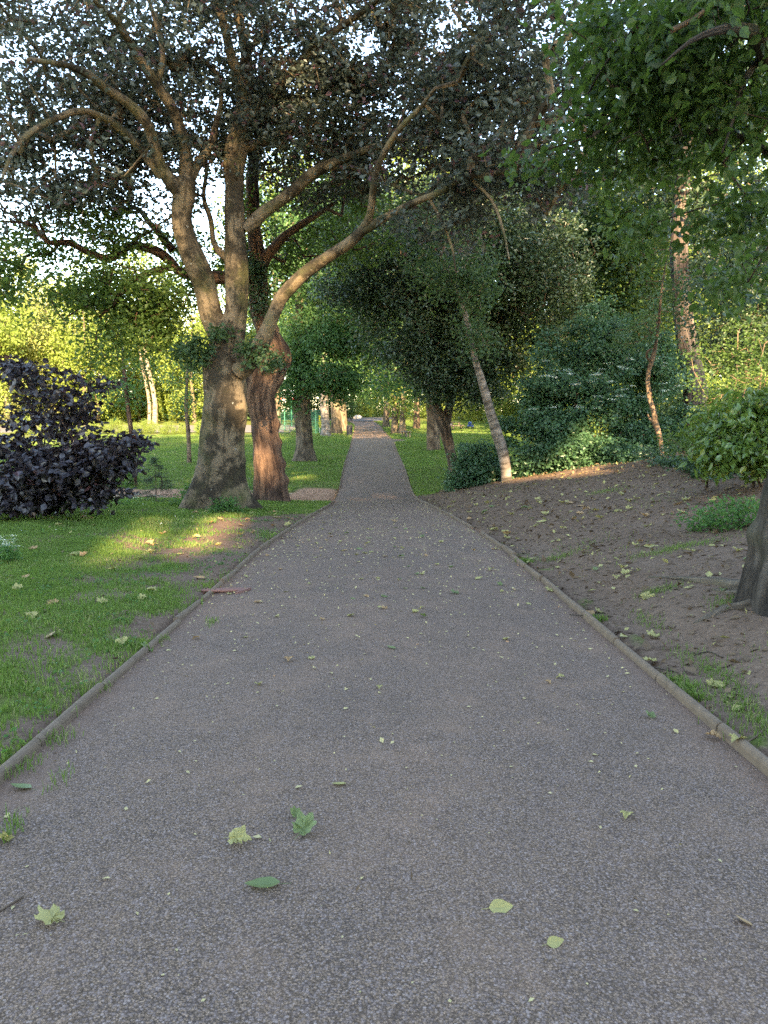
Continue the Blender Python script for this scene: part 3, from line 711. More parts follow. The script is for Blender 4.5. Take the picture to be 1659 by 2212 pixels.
cl = [pb(640, 420, 22.5, 2.4, 2, 2.2, 160, thr=-.15), pb(560, 600, 22, 1.4, 1.4, 1.0, 50, thr=-.1), pb(720, 480, 21.5, 1.8, 1.6, 1.2, 90, thr=-.15), pb(430, 560, 21.5, 1.2, 1.2, .8, 24, thr=0),
      pb(130, 620, 18.8, 1.9, 1.3, .75, 80, thr=-.1), pb(270, 640, 19.3, 1.4, 1.2, .8, 80, thr=-.15), pb(220, 500, 19, 1.9, 1.2, .55, 70, thr=-.05), pb(60, 560, 18.5, 1.1, 1, .5, 26, thr=0), pb(300, 720, 19.4, .9, .9, .7, 40, thr=-.1), pb(380, 640, 20, .7, .8, .8, 34, thr=-.1), pb(230, 760, 19, .5, .5, .7, 14)]
T.grow(cl, K=100, h=.28, v=.15, size=.088, flat=.9, droop=.35, thin=sky_holes([(60, 440, 50, 30, .6), (300, 460, 40, 25, .5)]), rt=.006)
crown('ivy', np.vstack([pb(560, y, D1 - .35, .25, .2, .25, 7) for y in (590, 630, 670)] + [pb(590, 775, D1 - .55, .22, .1, .35, 7), pb(545, 560, D1 - .3, .2, .2, .3, 5)]), L_IVY, T.o, K=46, h=.13, v=.13, size=.085, flat=.2, carve=False)

# 3. third tree of the left row
D2 = 37.5
T = Tree('avenue_tree', 'upright grey trunk third in the left row, tufted with fresh green side shoots', on_ground(659, D2), B_GREY, L_MID)
tp = [(1317, 1990, D2, 82), (1317, 1960, D2, 76), (1315, 1900, D2, 68), (1310, 1840, D2, 70), (1307, 1780, D2, 76), (1306, 1730, D2, 74), (1303, 1650, D2, 66), (1305, 1560, D2, 60), (1290, 1470, D2, 46), (1290, 1350, D2, 36), (1300, 1200, D2, 26)]
T.trunk(pl(tp, 2), sides=26, step=.14, rough=.06, flare=.25, seed=1.1, bumps=[(4.7, .1, .25, .16), (3.8, .2, .3, .10), (5.6, 3.2, .25, .1), (4.3, 4.6, .3, .1)])
T.trunk(pl([(1305, 1570, D2, 50), (1345, 1500, D2, 44), (1360, 1400, D2, 36), (1390, 1250, D2, 24)], 2), name='limb')
cl = [pb(690, 760, 36.5, 1.6, 1.3, 1.9, 110, thr=-.25), pb(740, 820, 36.5, 1.0, .9, .9, 46, thr=-.2), pb(625, 830, 37, .65, .8, 1.1, 34), pb(660, 640, 38, 3, 2.4, 2.6, 200, thr=-.25), pb(760, 640, 37, 2.2, 2.2, 2.6, 150, thr=-.25), pb(650, 760, 37, .5, .3, 1.1, 26), pb(700, 500, 38, 3.2, 2.6, 2.4, 170, thr=-.2), pb(800, 740, 38, 1.3, 1.4, 1.3, 70, thr=-.2)]
T.grow(cl, K=120, h=.34, v=.26, size=.125, flat=.7, droop=.5, rt=.008)

# 4. dark forked tree right of the path
D3 = 29.5
T = Tree('evergreen_tree', 'leaning forked trunk under a dense black green crown, right of the path', on_ground(980, D3), B_DARK, L_DARK)
f = pl([(300, 2050, D3, 46), (295, 1990, D3, 44), (280, 1920, D3, 46), (268, 1880, D3, 50), (258, 1840, D3, 54)], 2, 829.5)
T.trunk(f + pl([(238, 1790, D3, 44), (222, 1740, D3, 38), (200, 1680, D3, 34), (190, 1560, D3, 28), (210, 1400, D3, 20)], 2, 829.5), sides=20, flare=.1, seed=4)
T.trunk(pl([(262, 1850, D3, 44), (275, 1790, D3 + .2, 40), (285, 1740, D3 + .3, 32), (300, 1640, D3 + .4, 26), (330, 1500, D3 + .4, 18)], 2, 829.5), name='limb', sides=16)
cl = [pb(950, 760, 29, 1.9, 1.7, 1.5, 210, thr=-.4), pb(870, 700, 28.5, 1.6, 1.6, 1.6, 130, thr=-.3), pb(1010, 660, 29, 2.4, 2.0, 1.9, 220, thr=-.35), pb(1070, 760, 29.4, 1.3, 1.4, 1.4, 100, thr=-.3), pb(900, 560, 28.5, 2.6, 2.2, 1.8, 210, thr=-.3), pb(1090, 560, 29, 2.2, 2, 2, 150, thr=-.3), pb(990, 460, 28, 2.8, 2, 1.4, 150, thr=-.25), pb(1000, 830, 28.8, 1.6, 1.2, .7, 80), pb(820, 620, 28.5, 1.3, 1.4, 1.2, 60, thr=-.2), pb(800, 500, 27.5, 1.9, 1.6, 1.4, 90, thr=-.15), pb(930, 520, 26.5, 2.4, 1.6, 1.5, 150, thr=-.2), pb(1080, 480, 26.5, 2.0, 1.6, 1.6, 130, thr=-.2), pb(1180, 560, 26.5, 1.6, 1.4, 1.6, 90, thr=-.15), pb(740, 590, 28, 1.2, 1.2, 1.3, 60, thr=-.15), pb(1180, 640, 28.5, 1.4, 1.4, 2., 90, thr=-.15)]
T.grow(cl, K=130, h=.30, v=.26, size=.098, flat=.9, droop=.4, rt=.006)

# 5. pale leaning trunk at the crest of the bank
D4 = 21.6
T = Tree('leaning_tree', 'slender pale trunk leaning left from the crest of the bare bank', on_ground(1096, D4), B_PALE, L_DEEP)
T.trunk(pl([(534, 2100, D4, 48), (530, 2060, D4, 44), (515, 1960, D4, 46), (490, 1880, D4, 46), (465, 1800, D4, 42), (435, 1690, D4, 36), (408, 1600, D4, 29), (388, 1530, D4, 24), (362, 1400, D4, 22), (335, 1300, D4, 20), (300, 1210, D4, 17), (260, 1130, D4, 13), (225, 1040, D4, 9)], 2, 829.5), sides=18, flare=.12, rough=.05, seed=3)
cl = [pb(1010, 620, D4 - .5, .9, .6, .9, 50, thr=-.2), pb(1040, 740, D4 - .4, .5, .4, .3, 14), pb(960, 560, D4, 1.1, 1.0, 1.0, 46, thr=-.1), pb(1020, 660, D4 - .2, .6, .6, .8, 22, thr=-.1), pb(930, 470, D4 - .5, 1.2, 1, .7, 36, thr=-.1)]
T.grow(cl, K=80, h=.24, v=.2, size=.08, flat=.8, droop=.5, rt=.005)

# 6. stout trunk, 7. two far trees on the right lawn
D5 = 45.5
T = Tree('lawn_tree', 'stout straight trunk on the right lawn, its upper part caught by the sun', on_ground(936, D5), B_TAN, L_MID)
T.trunk(pl([(215, 1965, D5, 66), (214, 1940, D5, 60), (212, 1880, D5, 56), (210, 1800, D5, 50), (208, 1700, D5, 46), (215, 1560, D5, 36), (230, 1400, D5, 24)], 2, 829.5), sides=20, flare=.15, seed=5)
T.grow([pb(930, 700, 46, 4, 3.2, 3, 150, thr=-.2), pb(880, 820, 45, 2.2, 2, 1.3, 60, thr=-.2), pb(1000, 600, 47, 4, 3, 3, 120, thr=-.2)], K=110, h=.45, v=.35, size=.15, flat=.7, droop=.6, rt=.008)
for nm, lb, px, d, w, hh, ctr, mt in (('lawn_tree', 'ivy stubbed trunk on the right lawn behind the bench, left of its paler twin', 853, 66, 15, 8, (850, 800), L_MID),
                              ('lawn_tree', 'paler trunk standing close behind the backless bench on the right', 869, 65, 14, 8, (885, 800), L_LIT),
                              ('lawn_tree', 'squat far trunk wrapped in leaves beside the path on the right', 834, 84, 14, 9, (810, 800), L_MID)):
    b = on_ground(px, d)
    T = Tree(nm, lb, b, B_GREY, mt)
    r0 = w / 2 * mpp(d)
    T.trunk([(b[0], b[1], b[2] - .2, r0 * 1.25), (b[0], b[1], b[2] + .8, r0), (b[0] + .1, b[1], b[2] + 3, r0 * .85), (b[0] + .2, b[1], b[2] + hh, r0 * .5)], sides=14, flare=.3, seed=px)
    T.grow([pb(ctr[0], ctr[1], d, 3.4, 2.8, 3.2, 90, thr=-.2), pb(ctr[0] + 10, ctr[1] - 130, d, 4, 3.2, 4.2, 110, thr=-.2)], K=100, h=.5, v=.42, size=.18, flat=.6, droop=.7, rt=.01)

# left row continued
for lb, px, d, w, ctr in (('pale blotched trunk standing at the court fence, fourth in the left row', 705, 60, 19, (705, 700)),
                           ('brown trunk fifth in the left row, just left of the litter bin', 728, 66, 22, (735, 690)),
                           ('thick far trunk with a flared foot behind the litter bin', 741, 72, 21, (770, 660))):
    b = on_ground(px, d)
    T = Tree('avenue_tree', lb, b, B_PALE if d == 60 else B_GREY, L_MID)
    r0 = w / 2 * mpp(d)
    T.trunk([(b[0], b[1], b[2] - .2, r0 * 1.25), (b[0] - .05, b[1], b[2] + 1, r0), (b[0] - .15, b[1], b[2] + 4, r0 * .85), (b[0] + .2, b[1], b[2] + 12, r0 * .5)], sides=16, flare=.25, seed=d)
    T.grow([pb(ctr[0], ctr[1], d, 3.2, 3, 4, 130, thr=-.2), pb(ctr[0] + 20, ctr[1] - 170, d, 4.2, 3.6, 4.2, 150, thr=-.2)], K=100, h=.5, v=.42, size=.18, flat=.6, droop=.7, rt=.01)

# 8. tall conifer trunk on the right
D6 = 25.
b6 = on_ground(1502, D6)
T = Tree('conifer_tree', 'tall thick ridged conifer trunk rising from the shrubs on the right', b6, B_RED, L_DARK)
T.trunk([(b6[0], b6[1], b6[2] - .3, .85)] + pl([(1345, 1760, D6, 108), (1340, 1660, D6, 96), (1312, 1500, D6, 84), (1290, 1320, D6, 76), (1277, 1100, D6, 72), (1282, 900, D6, 62), (1300, 700, D6, 52), (1320, 400, D6, 40), (1330, 100, D6, 26)], 2, 829.5), sides=32, step=.15, rough=.03, ridges=11, flare=.3, seed=7)
T.grow([pb(1480, 330, 25.5, 2.6, 2.4, 2.2, 130, thr=-.1), pb(1520, 150, 25.5, 3, 2.6, 2.4, 170, thr=-.15), pb(1570, 520, 25.5, 1.5, 1.8, 1.6, 60, thr=-.1)], K=110, h=.4, v=.22, size=.12, flat=1., droop=.6, rt=.008)

# 9. small bent tree on the bank
D7 = 19.5
T = Tree('bent_tree', 'thin bent orange brown stem with a stub, at the top of the bare bank', on_ground(1431, D7), B_TAN, L_DEEP)
T.trunk(pl([(1208, 1985, D7, 24), (1200, 1940, D7, 22), (1188, 1880, D7, 22), (1172, 1825, D7, 24), (1165, 1780, D7, 21), (1150, 1725, D7, 20), (1140, 1660, D7, 18), (1144, 1600, D7, 18), (1160, 1550, D7, 19), (1176, 1480, D7, 14), (1186, 1400, D7, 12), (1195, 1300, D7, 10), (1210, 1180, D7, 6), (1240, 1050, D7, 4)], 2, 829.5), sides=14, step=.06, rough=.09, seed=2)
T.trunk(pl([(1170, 1830, D7, 14), (1150, 1812, D7 - .1, 10), (1140, 1790, D7 - .1, 5)], 2, 829.5), name='limb', sides=8, step=.05)
T.trunk(pl([(1150, 1560, D7, 12), (1135, 1540, D7 - .2, 10), (1140, 1515, D7 - .3, 9), (1165, 1505, D7 - .3, 4)], 2, 829.5), name='limb', sides=8, step=.05)
T.grow([pb(1420, 640, D7, .9, .8, .8, 40, thr=-.1), pb(1410, 520, D7, .8, 1, .8, 22, thr=-.1), pb(1370, 700, D7, .7, .7, .6, 26)], K=60, h=.22, v=.16, size=.07, flat=.9, rt=.004)

# 10. mid distance trees on the right
def midtree(label, px, d, w, crowns, lm, bm=B_DARK, hh=14, K=110, size=.15, group=None, name='woodland_tree', h=.5, v=.4):
    b = on_ground(px, d); T = Tree(name, label, b, bm, lm, group)
    r0 = w / 2 * mpp(d)
    T.trunk([(b[0], b[1], b[2] - .3, r0 * 1.2), (b[0], b[1], b[2] + 1.2, r0), (b[0] + .1, b[1], b[2] + hh * .5, r0 * .8), (b[0] - .2, b[1], b[2] + hh, r0 * .35)], sides=16, flare=.25, seed=px)
    T.grow([pb(*c, thr=-.2) for c in crowns], K=K, h=h, v=v, size=size, flat=.8, droop=.5, rt=.008)
midtree('dark trunk half hidden in green shade right of the leaning pale stem', 1236, 34, 17, [(1240, 620, 33, 2.8, 2.4, 2.6, 190), (1180, 470, 33, 2.6, 2.4, 2, 130), (1310, 500, 34, 2.8, 2.4, 2, 140), (1290, 740, 33, 1.9, 1.8, 1.2, 90)], L_DEEP)
midtree('green tree rising behind the elder shrubs, left of the ridged conifer trunk', 1385, 31, 14, [(1380, 620, 31, 1.8, 2.0, 2.4, 120), (1400, 440, 31, 2.2, 2.2, 1.8, 110), (1330, 760, 31, 1.5, 1.6, 1.0, 60)], L_OAK)
midtree('sunlit broad tree seen through gaps behind the right woodland', 1180, 55, 16, [(1180, 700, 55, 5, 4, 4.6, 200), (1240, 480, 56, 5, 4, 4.4, 180)], L_LIT, size=.2, K=100)
midtree('yellow green tree glowing between the dark crowns on the far right', 1400, 52, 16, [(1420, 640, 52, 5, 4, 5, 190), (1400, 380, 53, 5, 4, 3.6, 150)], L_LIT, size=.2, K=100)
midtree('bright green tree behind the laurel at the right edge', 1600, 44, 14, [(1610, 560, 44, 4, 3.6, 4.2, 170), (1560, 380, 45, 3.8, 3.4, 3, 110)], L_LIT, size=.17, K=100)
midtree('tall yellow lit tree high above the far end of the path', 900, 78, 14, [(900, 560, 78, 7, 5, 7, 230), (860, 400, 78, 6, 5, 4.6, 160), (980, 430, 80, 6, 5, 5, 150)], L_LIT, hh=20, size=.26, K=95)
midtree('sunlit tree above the ball court behind the burred trunk', 600, 80, 14, [(610, 560, 80, 6.5, 5, 7, 220), (660, 420, 80, 6, 5, 4.5, 140)], L_LIT, hh=20, size=.26, K=95)

# dark holm oak at right
D8 = 17.
T = Tree('holm_oak', 'dark leaved evergreen oak filling the right edge above the laurel', on_ground(1665, D8), B_DARK, L_DARK)
T.trunk([(5.9 + 3.1, D8, float(ground_z(9., D8)) - .2, .3), (9.0, D8, 2., .25), (8.8, D8, 4.5, .18), (8.6, D8, 7, .1)], sides=14, seed=1)
T.grow([pb(1610, 640, 17, 1.0, 1.6, 1.3, 120, thr=-.3), pb(1640, 480, 17, 1.0, 1.6, 1.2, 70, thr=-.2), pb(1590, 730, 17, .5, 1.2, .6, 40, thr=-.2), pb(1720, 600, 17, 1, 1.5, 2, 40)], K=110, h=.26, v=.16, size=.075, flat=.9, rt=.005)

# 11. near tree at the right edge with overhanging branches
D9 = 6.4
nb = gpt(1672, 1300)
T = Tree('lime_tree', 'rough trunk with spreading roots at the right edge, large fresh green leaves hanging overhead', nb, B_EDGE, L_NEAR)
x9, y9, z9 = nb
x9 = x9 + .13
T.trunk([(x9, y9, z9 - .15, .40), (x9 + .0, y9, z9 + .12, .33), (x9 + .03, y9, z9 + .5, .31), (x9 + .08, y9, z9 + 1.3, .29), (x9 + .12, y9, z9 + 2.6, .27), (x9 + .1, y9 - .1, z9 + 4.2, .24), (x9, y9 - .2, z9 + 6, .2), (x9 - .1, y9 - .3, z9 + 8, .12)], sides=64, step=.035, rough=.09, ridges=9, flare=.34, seed=5.1,
        bumps=[(1.0, 3.3, .14, .06), (.7, 3.0, .12, .07), (1.5, 3.4, .12, .05)])
def gl(pts, lift=.0):
    out = []
    for px, py, w in pts:
        p = gpt(px, py); out.append((p[0], p[1], p[2] + lift, w))
    return out
for pts in ([(1650, 1262, .10), (1600, 1272, .07), (1560, 1262, .05), (1500, 1256, .035), (1440, 1250, .022), (1400, 1249, .012)],
            [(1655, 1300, .09), (1615, 1312, .05), (1570, 1318, .04), (1530, 1336, .026), (1500, 1350, .012)],
            [(1650, 1285, .08), (1605, 1290, .05), (1570, 1283, .03), (1540, 1275, .015)]):
    limb('root', gl([(a_, b_, c_ * 1.25) for a_, b_, c_ in pts], .0), B_GREY, T.o, sides=12, step=.05, rough=.1, seed=len(pts)); 
def nl(pts): return T.trunk(pl(pts), name='limb', sides=12, rough=.08)
nl([(1690, 60, 6.3, 60), (1665, 130, 6.0, 40), (1640, 80, 5.7, 32), (1600, 62, 5.5, 24), (1550, 66, 5.3, 16), (1490, 90, 5.2, 9), (1430, 140, 5.2, 5)])
nl([(1680, 90, 6.2, 26), (1640, 130, 6.0, 15), (1610, 172, 5.9, 12), (1590, 240, 5.9, 7), (1560, 330, 5.9, 4)])
nl([(1700, 350, 6.5, 26), (1660, 330, 6.4, 16), (1610, 300, 6.4, 11), (1540, 280, 6.5, 7), (1440, 300, 6.6, 4)])
nl([(1700, -40, 6.3, 40), (1600, -20, 6.2, 24), (1500, 0, 6.2, 16), (1400, 40, 6.4, 10), (1320, 120, 6.6, 6), (1260, 220, 6.8, 3)])
cl = np.vstack([pb(1540, 70, 6.0, .55, .8, .30, 60, thr=-.3), pb(1400, 90, 6.5, .50, .8, .30, 40, thr=-.2), pb(1300, 190, 7.2, .32, .6, .34, 22, thr=-.1), pb(1420, 240, 6.9, .5, .7, .28, 34, thr=-.15), pb(1560, 260, 6.5, .45, .7, .28, 30, thr=-.15), pb(1630, 330, 6.3, .25, .6, .5, 16), pb(1340, 330, 7.2, .42, .5, .22, 18, thr=-.1), pb(1240, 330, 7.4, .2, .3, .16, 6),
                pb(1480, 380, 6.9, .4, .5, .22, 18, thr=-.1), pb(1400, 500, 7.2, .2, .3, .22, 8), pb(1160, 345, 7.4, .22, .3, .08, 4), pb(1640, 520, 6.4, .2, .5, .4, 12), pb(1580, 610, 7.2, .25, .4, .22, 8), pb(1560, 470, 6.8, .3, .4, .16, 8), pb(1600, -80, 6.2, 1.2, 1.2, .5, 40), pb(1300, 60, 7, .25, .5, .2, 10)])
crown('crown', cl, L_NEAR, T.o, twigs=(*grow(T.limbs, cl, rt=.0022), B_DARK), K=30, h=.18, v=.08, size=.078, flat=1.0, droop=.75, tpl='oval', wid=1.1, jit=.45)
# snapped bare stick hanging in the leaves
o, _ = limb('hanging_stick', pl([(1450, 66, 5.6, 11), (1500, 40, 5.6, 11), (1560, -5, 5.6, 12), (1600, -40, 5.6, 12)]), B_TAN, None, sides=8, step=.06)
tag(o, 'bare broken stick caught among the hanging leaves at top right', 'stick')

# saplings on the left
for lb, px, d, pts, crowns, bm, lm in (
    ('thin young tree standing on the grass between the beech and the purple bush', 409, 35, [(409, 1008, 10), (407, 940, 9), (402, 880, 8), (404, 820, 6), (406, 740, 4)], [(405, 800, 35, 1.1, 1, 1.3, 50), (400, 880, 35, .8, .8, .6, 18)], B_TAN, L_MID),
    ('slim reddish sapling stem rising through the end of the purple bush', 291, 28, [(291, 1052, 13), (289, 1000, 11), (283, 930, 10), (275, 870, 9), (268, 800, 7), (262, 720, 4)], [(265, 800, 28, 1.0, .9, 1.3, 50), (280, 720, 28, .9, .9, .8, 26)], B_OAK, L_MID)):
    b = on_ground(px, d); T = Tree('sapling', lb, b, bm, lm)
    T.trunk([(b[0], b[1], b[2] - .1, pts[0][2] / 2 * mpp(d))] + pl([(x, y, d, w) for x, y, w in pts[1:]]), sides=10, seed=px)
    T.grow([pb(*c, thr=-.1) for c in crowns], K=60, h=.3, v=.25, size=.085, flat=.7, droop=.7, rt=.006)
for lb, px, d, w in (('sunlit white trunk far beyond the tarmac on the left', 334, 90, 10), ('slighter sunlit pale trunk beside the white one beyond the tarmac', 322, 92, 7), ('leaning dark trunk on the far side of the tarmac at left', 210, 88, 10)):
    b = on_ground(px, d); T = Tree('distant_tree', lb, b, B_PALE if px > 300 else B_DARK, L_LIT)
    r0 = w / 2 * mpp(d)
    T.trunk([(b[0], b[1], b[2] - .2, r0 * 1.2), (b[0] + .1, b[1], b[2] + 3, r0), (b[0] - .7, b[1], b[2] + 8, r0 * .7), (b[0] - 1, b[1], b[2] + 13, r0 * .4)], sides=12, seed=px)
    T.grow([pb(px - 10, 700, d, 3.6, 3, 3.4, 70, thr=-.1), pb(px - 20, 590, d, 3.6, 3, 3, 60, thr=-.1)], K=70, h=.5, v=.45, size=.22, flat=.6, droop=.6, rt=.01)

# ------------------------------------------------------------------ background wood: four kinds, copied tree by tree
def proto(name, barkm, leafm, hh, rx, n, K, size, seed, low=.18, r0=.28, group=None):
    T = Tree(name, name.replace('_', ' '), (0, 0, 0), barkm, leafm, group)
    T.trunk([(0, 0, -.4, r0 * 1.2), (0, 0, 1, r0), (.2, .1, hh * .4, r0 * .75), (-.2, .1, hh * .75, r0 * .4), (0, 0, hh * .95, r0 * .12)], sides=12, step=.4, flare=.25, seed=seed)
    cs = [blob((0, 0, hh * .52), (rx, rx, hh * .46), n // 2, thr=-.15, fs=.35, seed=seed)]
    for q in range(7):
        a = q * .9 + seed; zz = hh * R.uniform(low + .08, .85); k = rx * R.uniform(.35, .6)
        cs.append(blob((math.cos(a) * rx * .65, math.sin(a) * rx * .65, zz), (k, k, k * .9), n // 14, thr=-.2, fs=.5, seed=seed + q))
    T.grow(cs, K=K, h=.55, v=.45, size=size, flat=.6, droop=.6, rt=.012, carve=False)
    return T.o
PA = proto('distant_tree', B_GREY, L_LIT, 17, 5.2, 420, 95, .24, 1.)
PB_ = proto('distant_tree', B_PALE, L_PALE, 19, 4.2, 380, 95, .22, 2.)
PC = proto('distant_tree', B_DARK, L_DEEP, 16, 5.0, 420, 95, .23, 3.)
def pshrub(leafm, seed, name='distant_shrub', rx=2.2, rz=1.8, n=90):
    T = Tree(name, 'shrub', (0, 0, 0), B_DARK, leafm, cat='shrub')
    T.trunk([(0, 0, -.2, .08), (.1, 0, .8, .06), (.0, .1, rz * 1.2, .03)], name='stem', sides=8, seed=seed)
    T.grow([blob((0, 0, rz * .85), (rx, rx, rz), n, thr=-.25, fs=.8, seed=seed)], K=75, h=.35, v=.3, size=.16, flat=.7, droop=.5, rt=.006, leafname='foliage', carve=False)
    return T.o
SA, SB = pshrub(L_LIT, 5.), pshrub(L_DEEP, 6.)
used = {}
GB = 'trees of the wood beyond the park'
def place(P, px, d, s, label, group=GB, rz=None, dz=0.):
    b = on_ground(px, d); b[2] += dz
    rz = R.uniform(0, 6.28) if rz is None else rz
    s = (s * R.uniform(.9, 1.1), s * R.uniform(.9, 1.1), s)
    if P.name not in used:
        used[P.name] = 1; P.location = b; P.rotation_euler = (0, 0, rz); P.scale = s; P['label'] = label; P['group'] = group; o = P
    else:
        o = copy_thing(P, b, rz, s, label, group)
    return o
L1 = 'tall sunlit yellow green tree in the row behind the left tarmac'
for px, d, s in ((-60, 76, 1.05), (75, 92, 1.05), (190, 84, .85), (300, 100, 1.0), (420, 92, .95), (500, 104, 1.05), (-160, 90, 1.1), (140, 108, 1.15)): place(PA, px, d, s, L1)
L2 = 'pale willowy tree with light feathery leaves far at the left'
for px, d, s in ((20, 82, 1.05), (120, 88, .85), (-100, 104, 1.15), (240, 112, .95), (370, 112, .9)): place(PB_, px, d, s, L2)
L3 = 'deep green tree standing in the far wood behind the lawn'
for px, d, s in ((560, 100, 1.1), (660, 112, 1.2), (760, 140, 1.25), (860, 150, 1.3), (980, 115, 1.15), (1090, 100, 1.0), (450, 125, 1.15), (1300, 66, 1.0), (1500, 62, 1.05), (1650, 66, 1.1), (1760, 70, 1.1), (1420, 78, 1.2)): place(PC, px, d, s, L3)
L4 = 'yellow green sunlit tree beyond the right hand lawn'
for px, d, s in ((940, 125, 1.0), (1040, 105, .8), (1130, 92, .9), (1220, 82, .9), (1340, 88, 1.0), (1560, 84, 1.1), (810, 160, 1.1), (720, 128, 1.0), (1700, 90, 1.1)): place(PA, px, d, s, L4)
L5 = 'sunlit yellow green bush along the far edge of the lawn'; G5 = 'bushes along the far edge of the park'
for px, d, s in ((775, 128, 1.2), (820, 132, 1.3), (860, 125, 1.2), (900, 118, 1.1), (950, 112, 1.1), (1000, 106, 1.1), (1040, 100, 1.1), (1085, 95, 1.1), (1130, 92, 1.2), (1180, 90, 1.3), (40, 94, 1.5), (-70, 90, 1.6), (75, 99, 1.7), (145, 100, 1.7), (215, 101, 1.7), (280, 104, 1.8), (350, 104, 1.7), (420, 104, 1.7), (110, 97, 1.1), (180, 98, 1.2), (250, 96, 1.1), (310, 103, 1.2), (390, 101, 1.1), (450, 101, 1.2), (-30, 92, 1.1), (1240, 86, 1.3), (1320, 84, 1.3), (1400, 50, 1.1), (1460, 46, 1.2), (1520, 44, 1.2), (1580, 42, 1.2), (1650, 40, 1.2), (1710, 40, 1.2), (1290, 52, 1.2)): place(SA, px, d, s, L5, G5)
for px, d, s in ((205, 60, .30), (245, 61, .36), (285, 60, .28), (320, 61, .34), (362, 60, .30), (395, 61, .26), (440, 60, .34), (160, 60, .36), (110, 59, .4), (50, 60, .4)): place(SA, px, d, s, 'low sunlit weeds and saplings along the edge of the left tarmac', 'low growth along the tarmac edge')
L6 = 'deep green bush in the shade at the far edge of the park'
for px, d, s in ((740, 122, 1.1), (700, 116, 1.1), (655, 112, 1.2), (600, 108, 1.2), (550, 106, 1.2), (500, 108, 1.2), (795, 138, 1.2), (980, 120, 1.2), (350, 108, 1.3), (1430, 38, 1.0), (1490, 36, 1.0), (1555, 34, 1.0), (1620, 32, 1.0), (1690, 30, 1.0)): place(SB, px, d, s, L6, G5)
b = on_ground(615, 108)

# ------------------------------------------------------------------ unseen trees added behind the viewpoint to shade the path
for k, (x, y, s) in enumerate(((-5, -46, 1.3), (5, -50, 1.35), (15, -46, 1.25), (-15, -50, 1.4), (0, -59, 1.4), (25, -47, 1.35), (11, -60, 1.45), (-25, -48, 1.3))):
    if k == 0:
        T = Tree('shade_tree', 'unseen broad leafy tree added behind the viewpoint to shade the path', (0, 0, 0), B_GREY, L_OAK, 'unseen trees added behind the viewpoint')
        T.trunk([(0, 0, -.4, .5), (0, 0, 2, .42), (.1, 0, 9, .32), (0, 0, 19, .08)], sides=14, step=.4, flare=.25)
    base_ = np.array([x, y, float(ground_z(x, y))])
    cs = np.vstack([blob((0, 0, 14.8), (5.2, 4.2, 13.2), 560, thr=-.28, fs=.32, seed=11. + k), blob((0, 0, 5), (4.6, 4, 4.2), 90, thr=-.2, fs=.4, seed=31. + k)]) * s + base_
    if k == 0:
        t0 = T.o; t0.location = tuple(base_)
        for ch in t0.children: ch.location = (0, 0, 0)
        tr = t0
    else:
        tr = t0.copy(); C.objects.link(tr); tr.location = tuple(base_)
        for ch in t0.children:
            if ch.name.startswith('trunk'):
                c2 = ch.copy(); C.objects.link(c2); c2.parent = tr
    crown('crown', cs, L_LIT, tr, widen=1.02, K=62, h=.7, v=.5, size=.46, flat=.8, droop=.4)  # light leaf picked to pass warm light; crown opened along the sun gaps

# ------------------------------------------------------------------ shrubs and plants
def shrub(name, label, base, clusters, lm, K, h, v, size, tpl='quad', cat='shrub', nst=5, bm=B_DARK, carve=True, rt=.004, flat=1., droop=.4, wid=1., group=None, stem_h=.7):
    carve = False
    T = Tree(name, label, base, bm, lm, group, cat)
    cl = np.vstack(clusters)
    top = cl[:, 2].max()
    for q in range(nst):
        t = cl[R.integers(len(cl))]
        e = np.array(base) * .35 + t * .65; e[2] = base[2] + (max(t[2], base[2] + .3) - base[2]) * stem_h
        s = np.array(base) + R.normal(size=3) * np.array([.12, .12, 0]) * (1 + .3 * nst)
        mdl = (s + e) / 2 + R.normal(size=3) * .08
        T.trunk([(s[0], s[1], base[2] - .1, .03), (*mdl, .022), (*e, .012)], name='stem', sides=7, step=.15, seed=q)
    T.grow([cl], K=K, h=h, v=v, size=size, tpl=tpl, flat=flat, droop=droop, wid=wid, carve=carve, rt=rt, leafname='foliage')
    return T.o
# purple hazel
base = on_ground(70, 15.3)
shrub('purple_bush', 'big bush with dark purple leaves at the left edge of the grass', base,
      [pb(30, 1020, 14.6, .85, .9, .62, 96, thr=-.4), pb(130, 1020, 14.5, .75, .8, .62, 86, thr=-.4), pb(190, 985, 14.4, .55, .6, .32, 40), pb(250, 985, 14.3, .45, .5, .42, 34, thr=-.2), pb(285, 955, 14.3, .25, .3, .14, 10), pb(60, 860, 14.6, .8, .7, .42, 9, thr=.0), pb(30, 795, 14.6, .5, .6, .16, 12), pb(120, 880, 14.6, .6, .5, .3, 9), pb(175, 900, 14.5, .3, .3, .12, 5), pb(140, 840, 14.5, .25, .3, .1, 5), pb(215, 1060, 14.4, .5, .5, .3, 28), pb(60, 1075, 14.4, 1.0, .6, .28, 60), pb(-80, 1000, 14.6, .8, .9, .9, 60), pb(20, 935, 14.7, .9, .8, .4, 18, thr=-.1), pb(120, 925, 14.6, .8, .7, .3, 16, thr=-.1), pb(90, 815, 14.7, .7, .6, .2, 6), pb(200, 850, 14.6, .35, .4, .25, 7)],
      L_PURPLE, 20, .16, .07, .125, 'oval', nst=8, flat=1.2, droop=.45, wid=1.2, rt=.003)
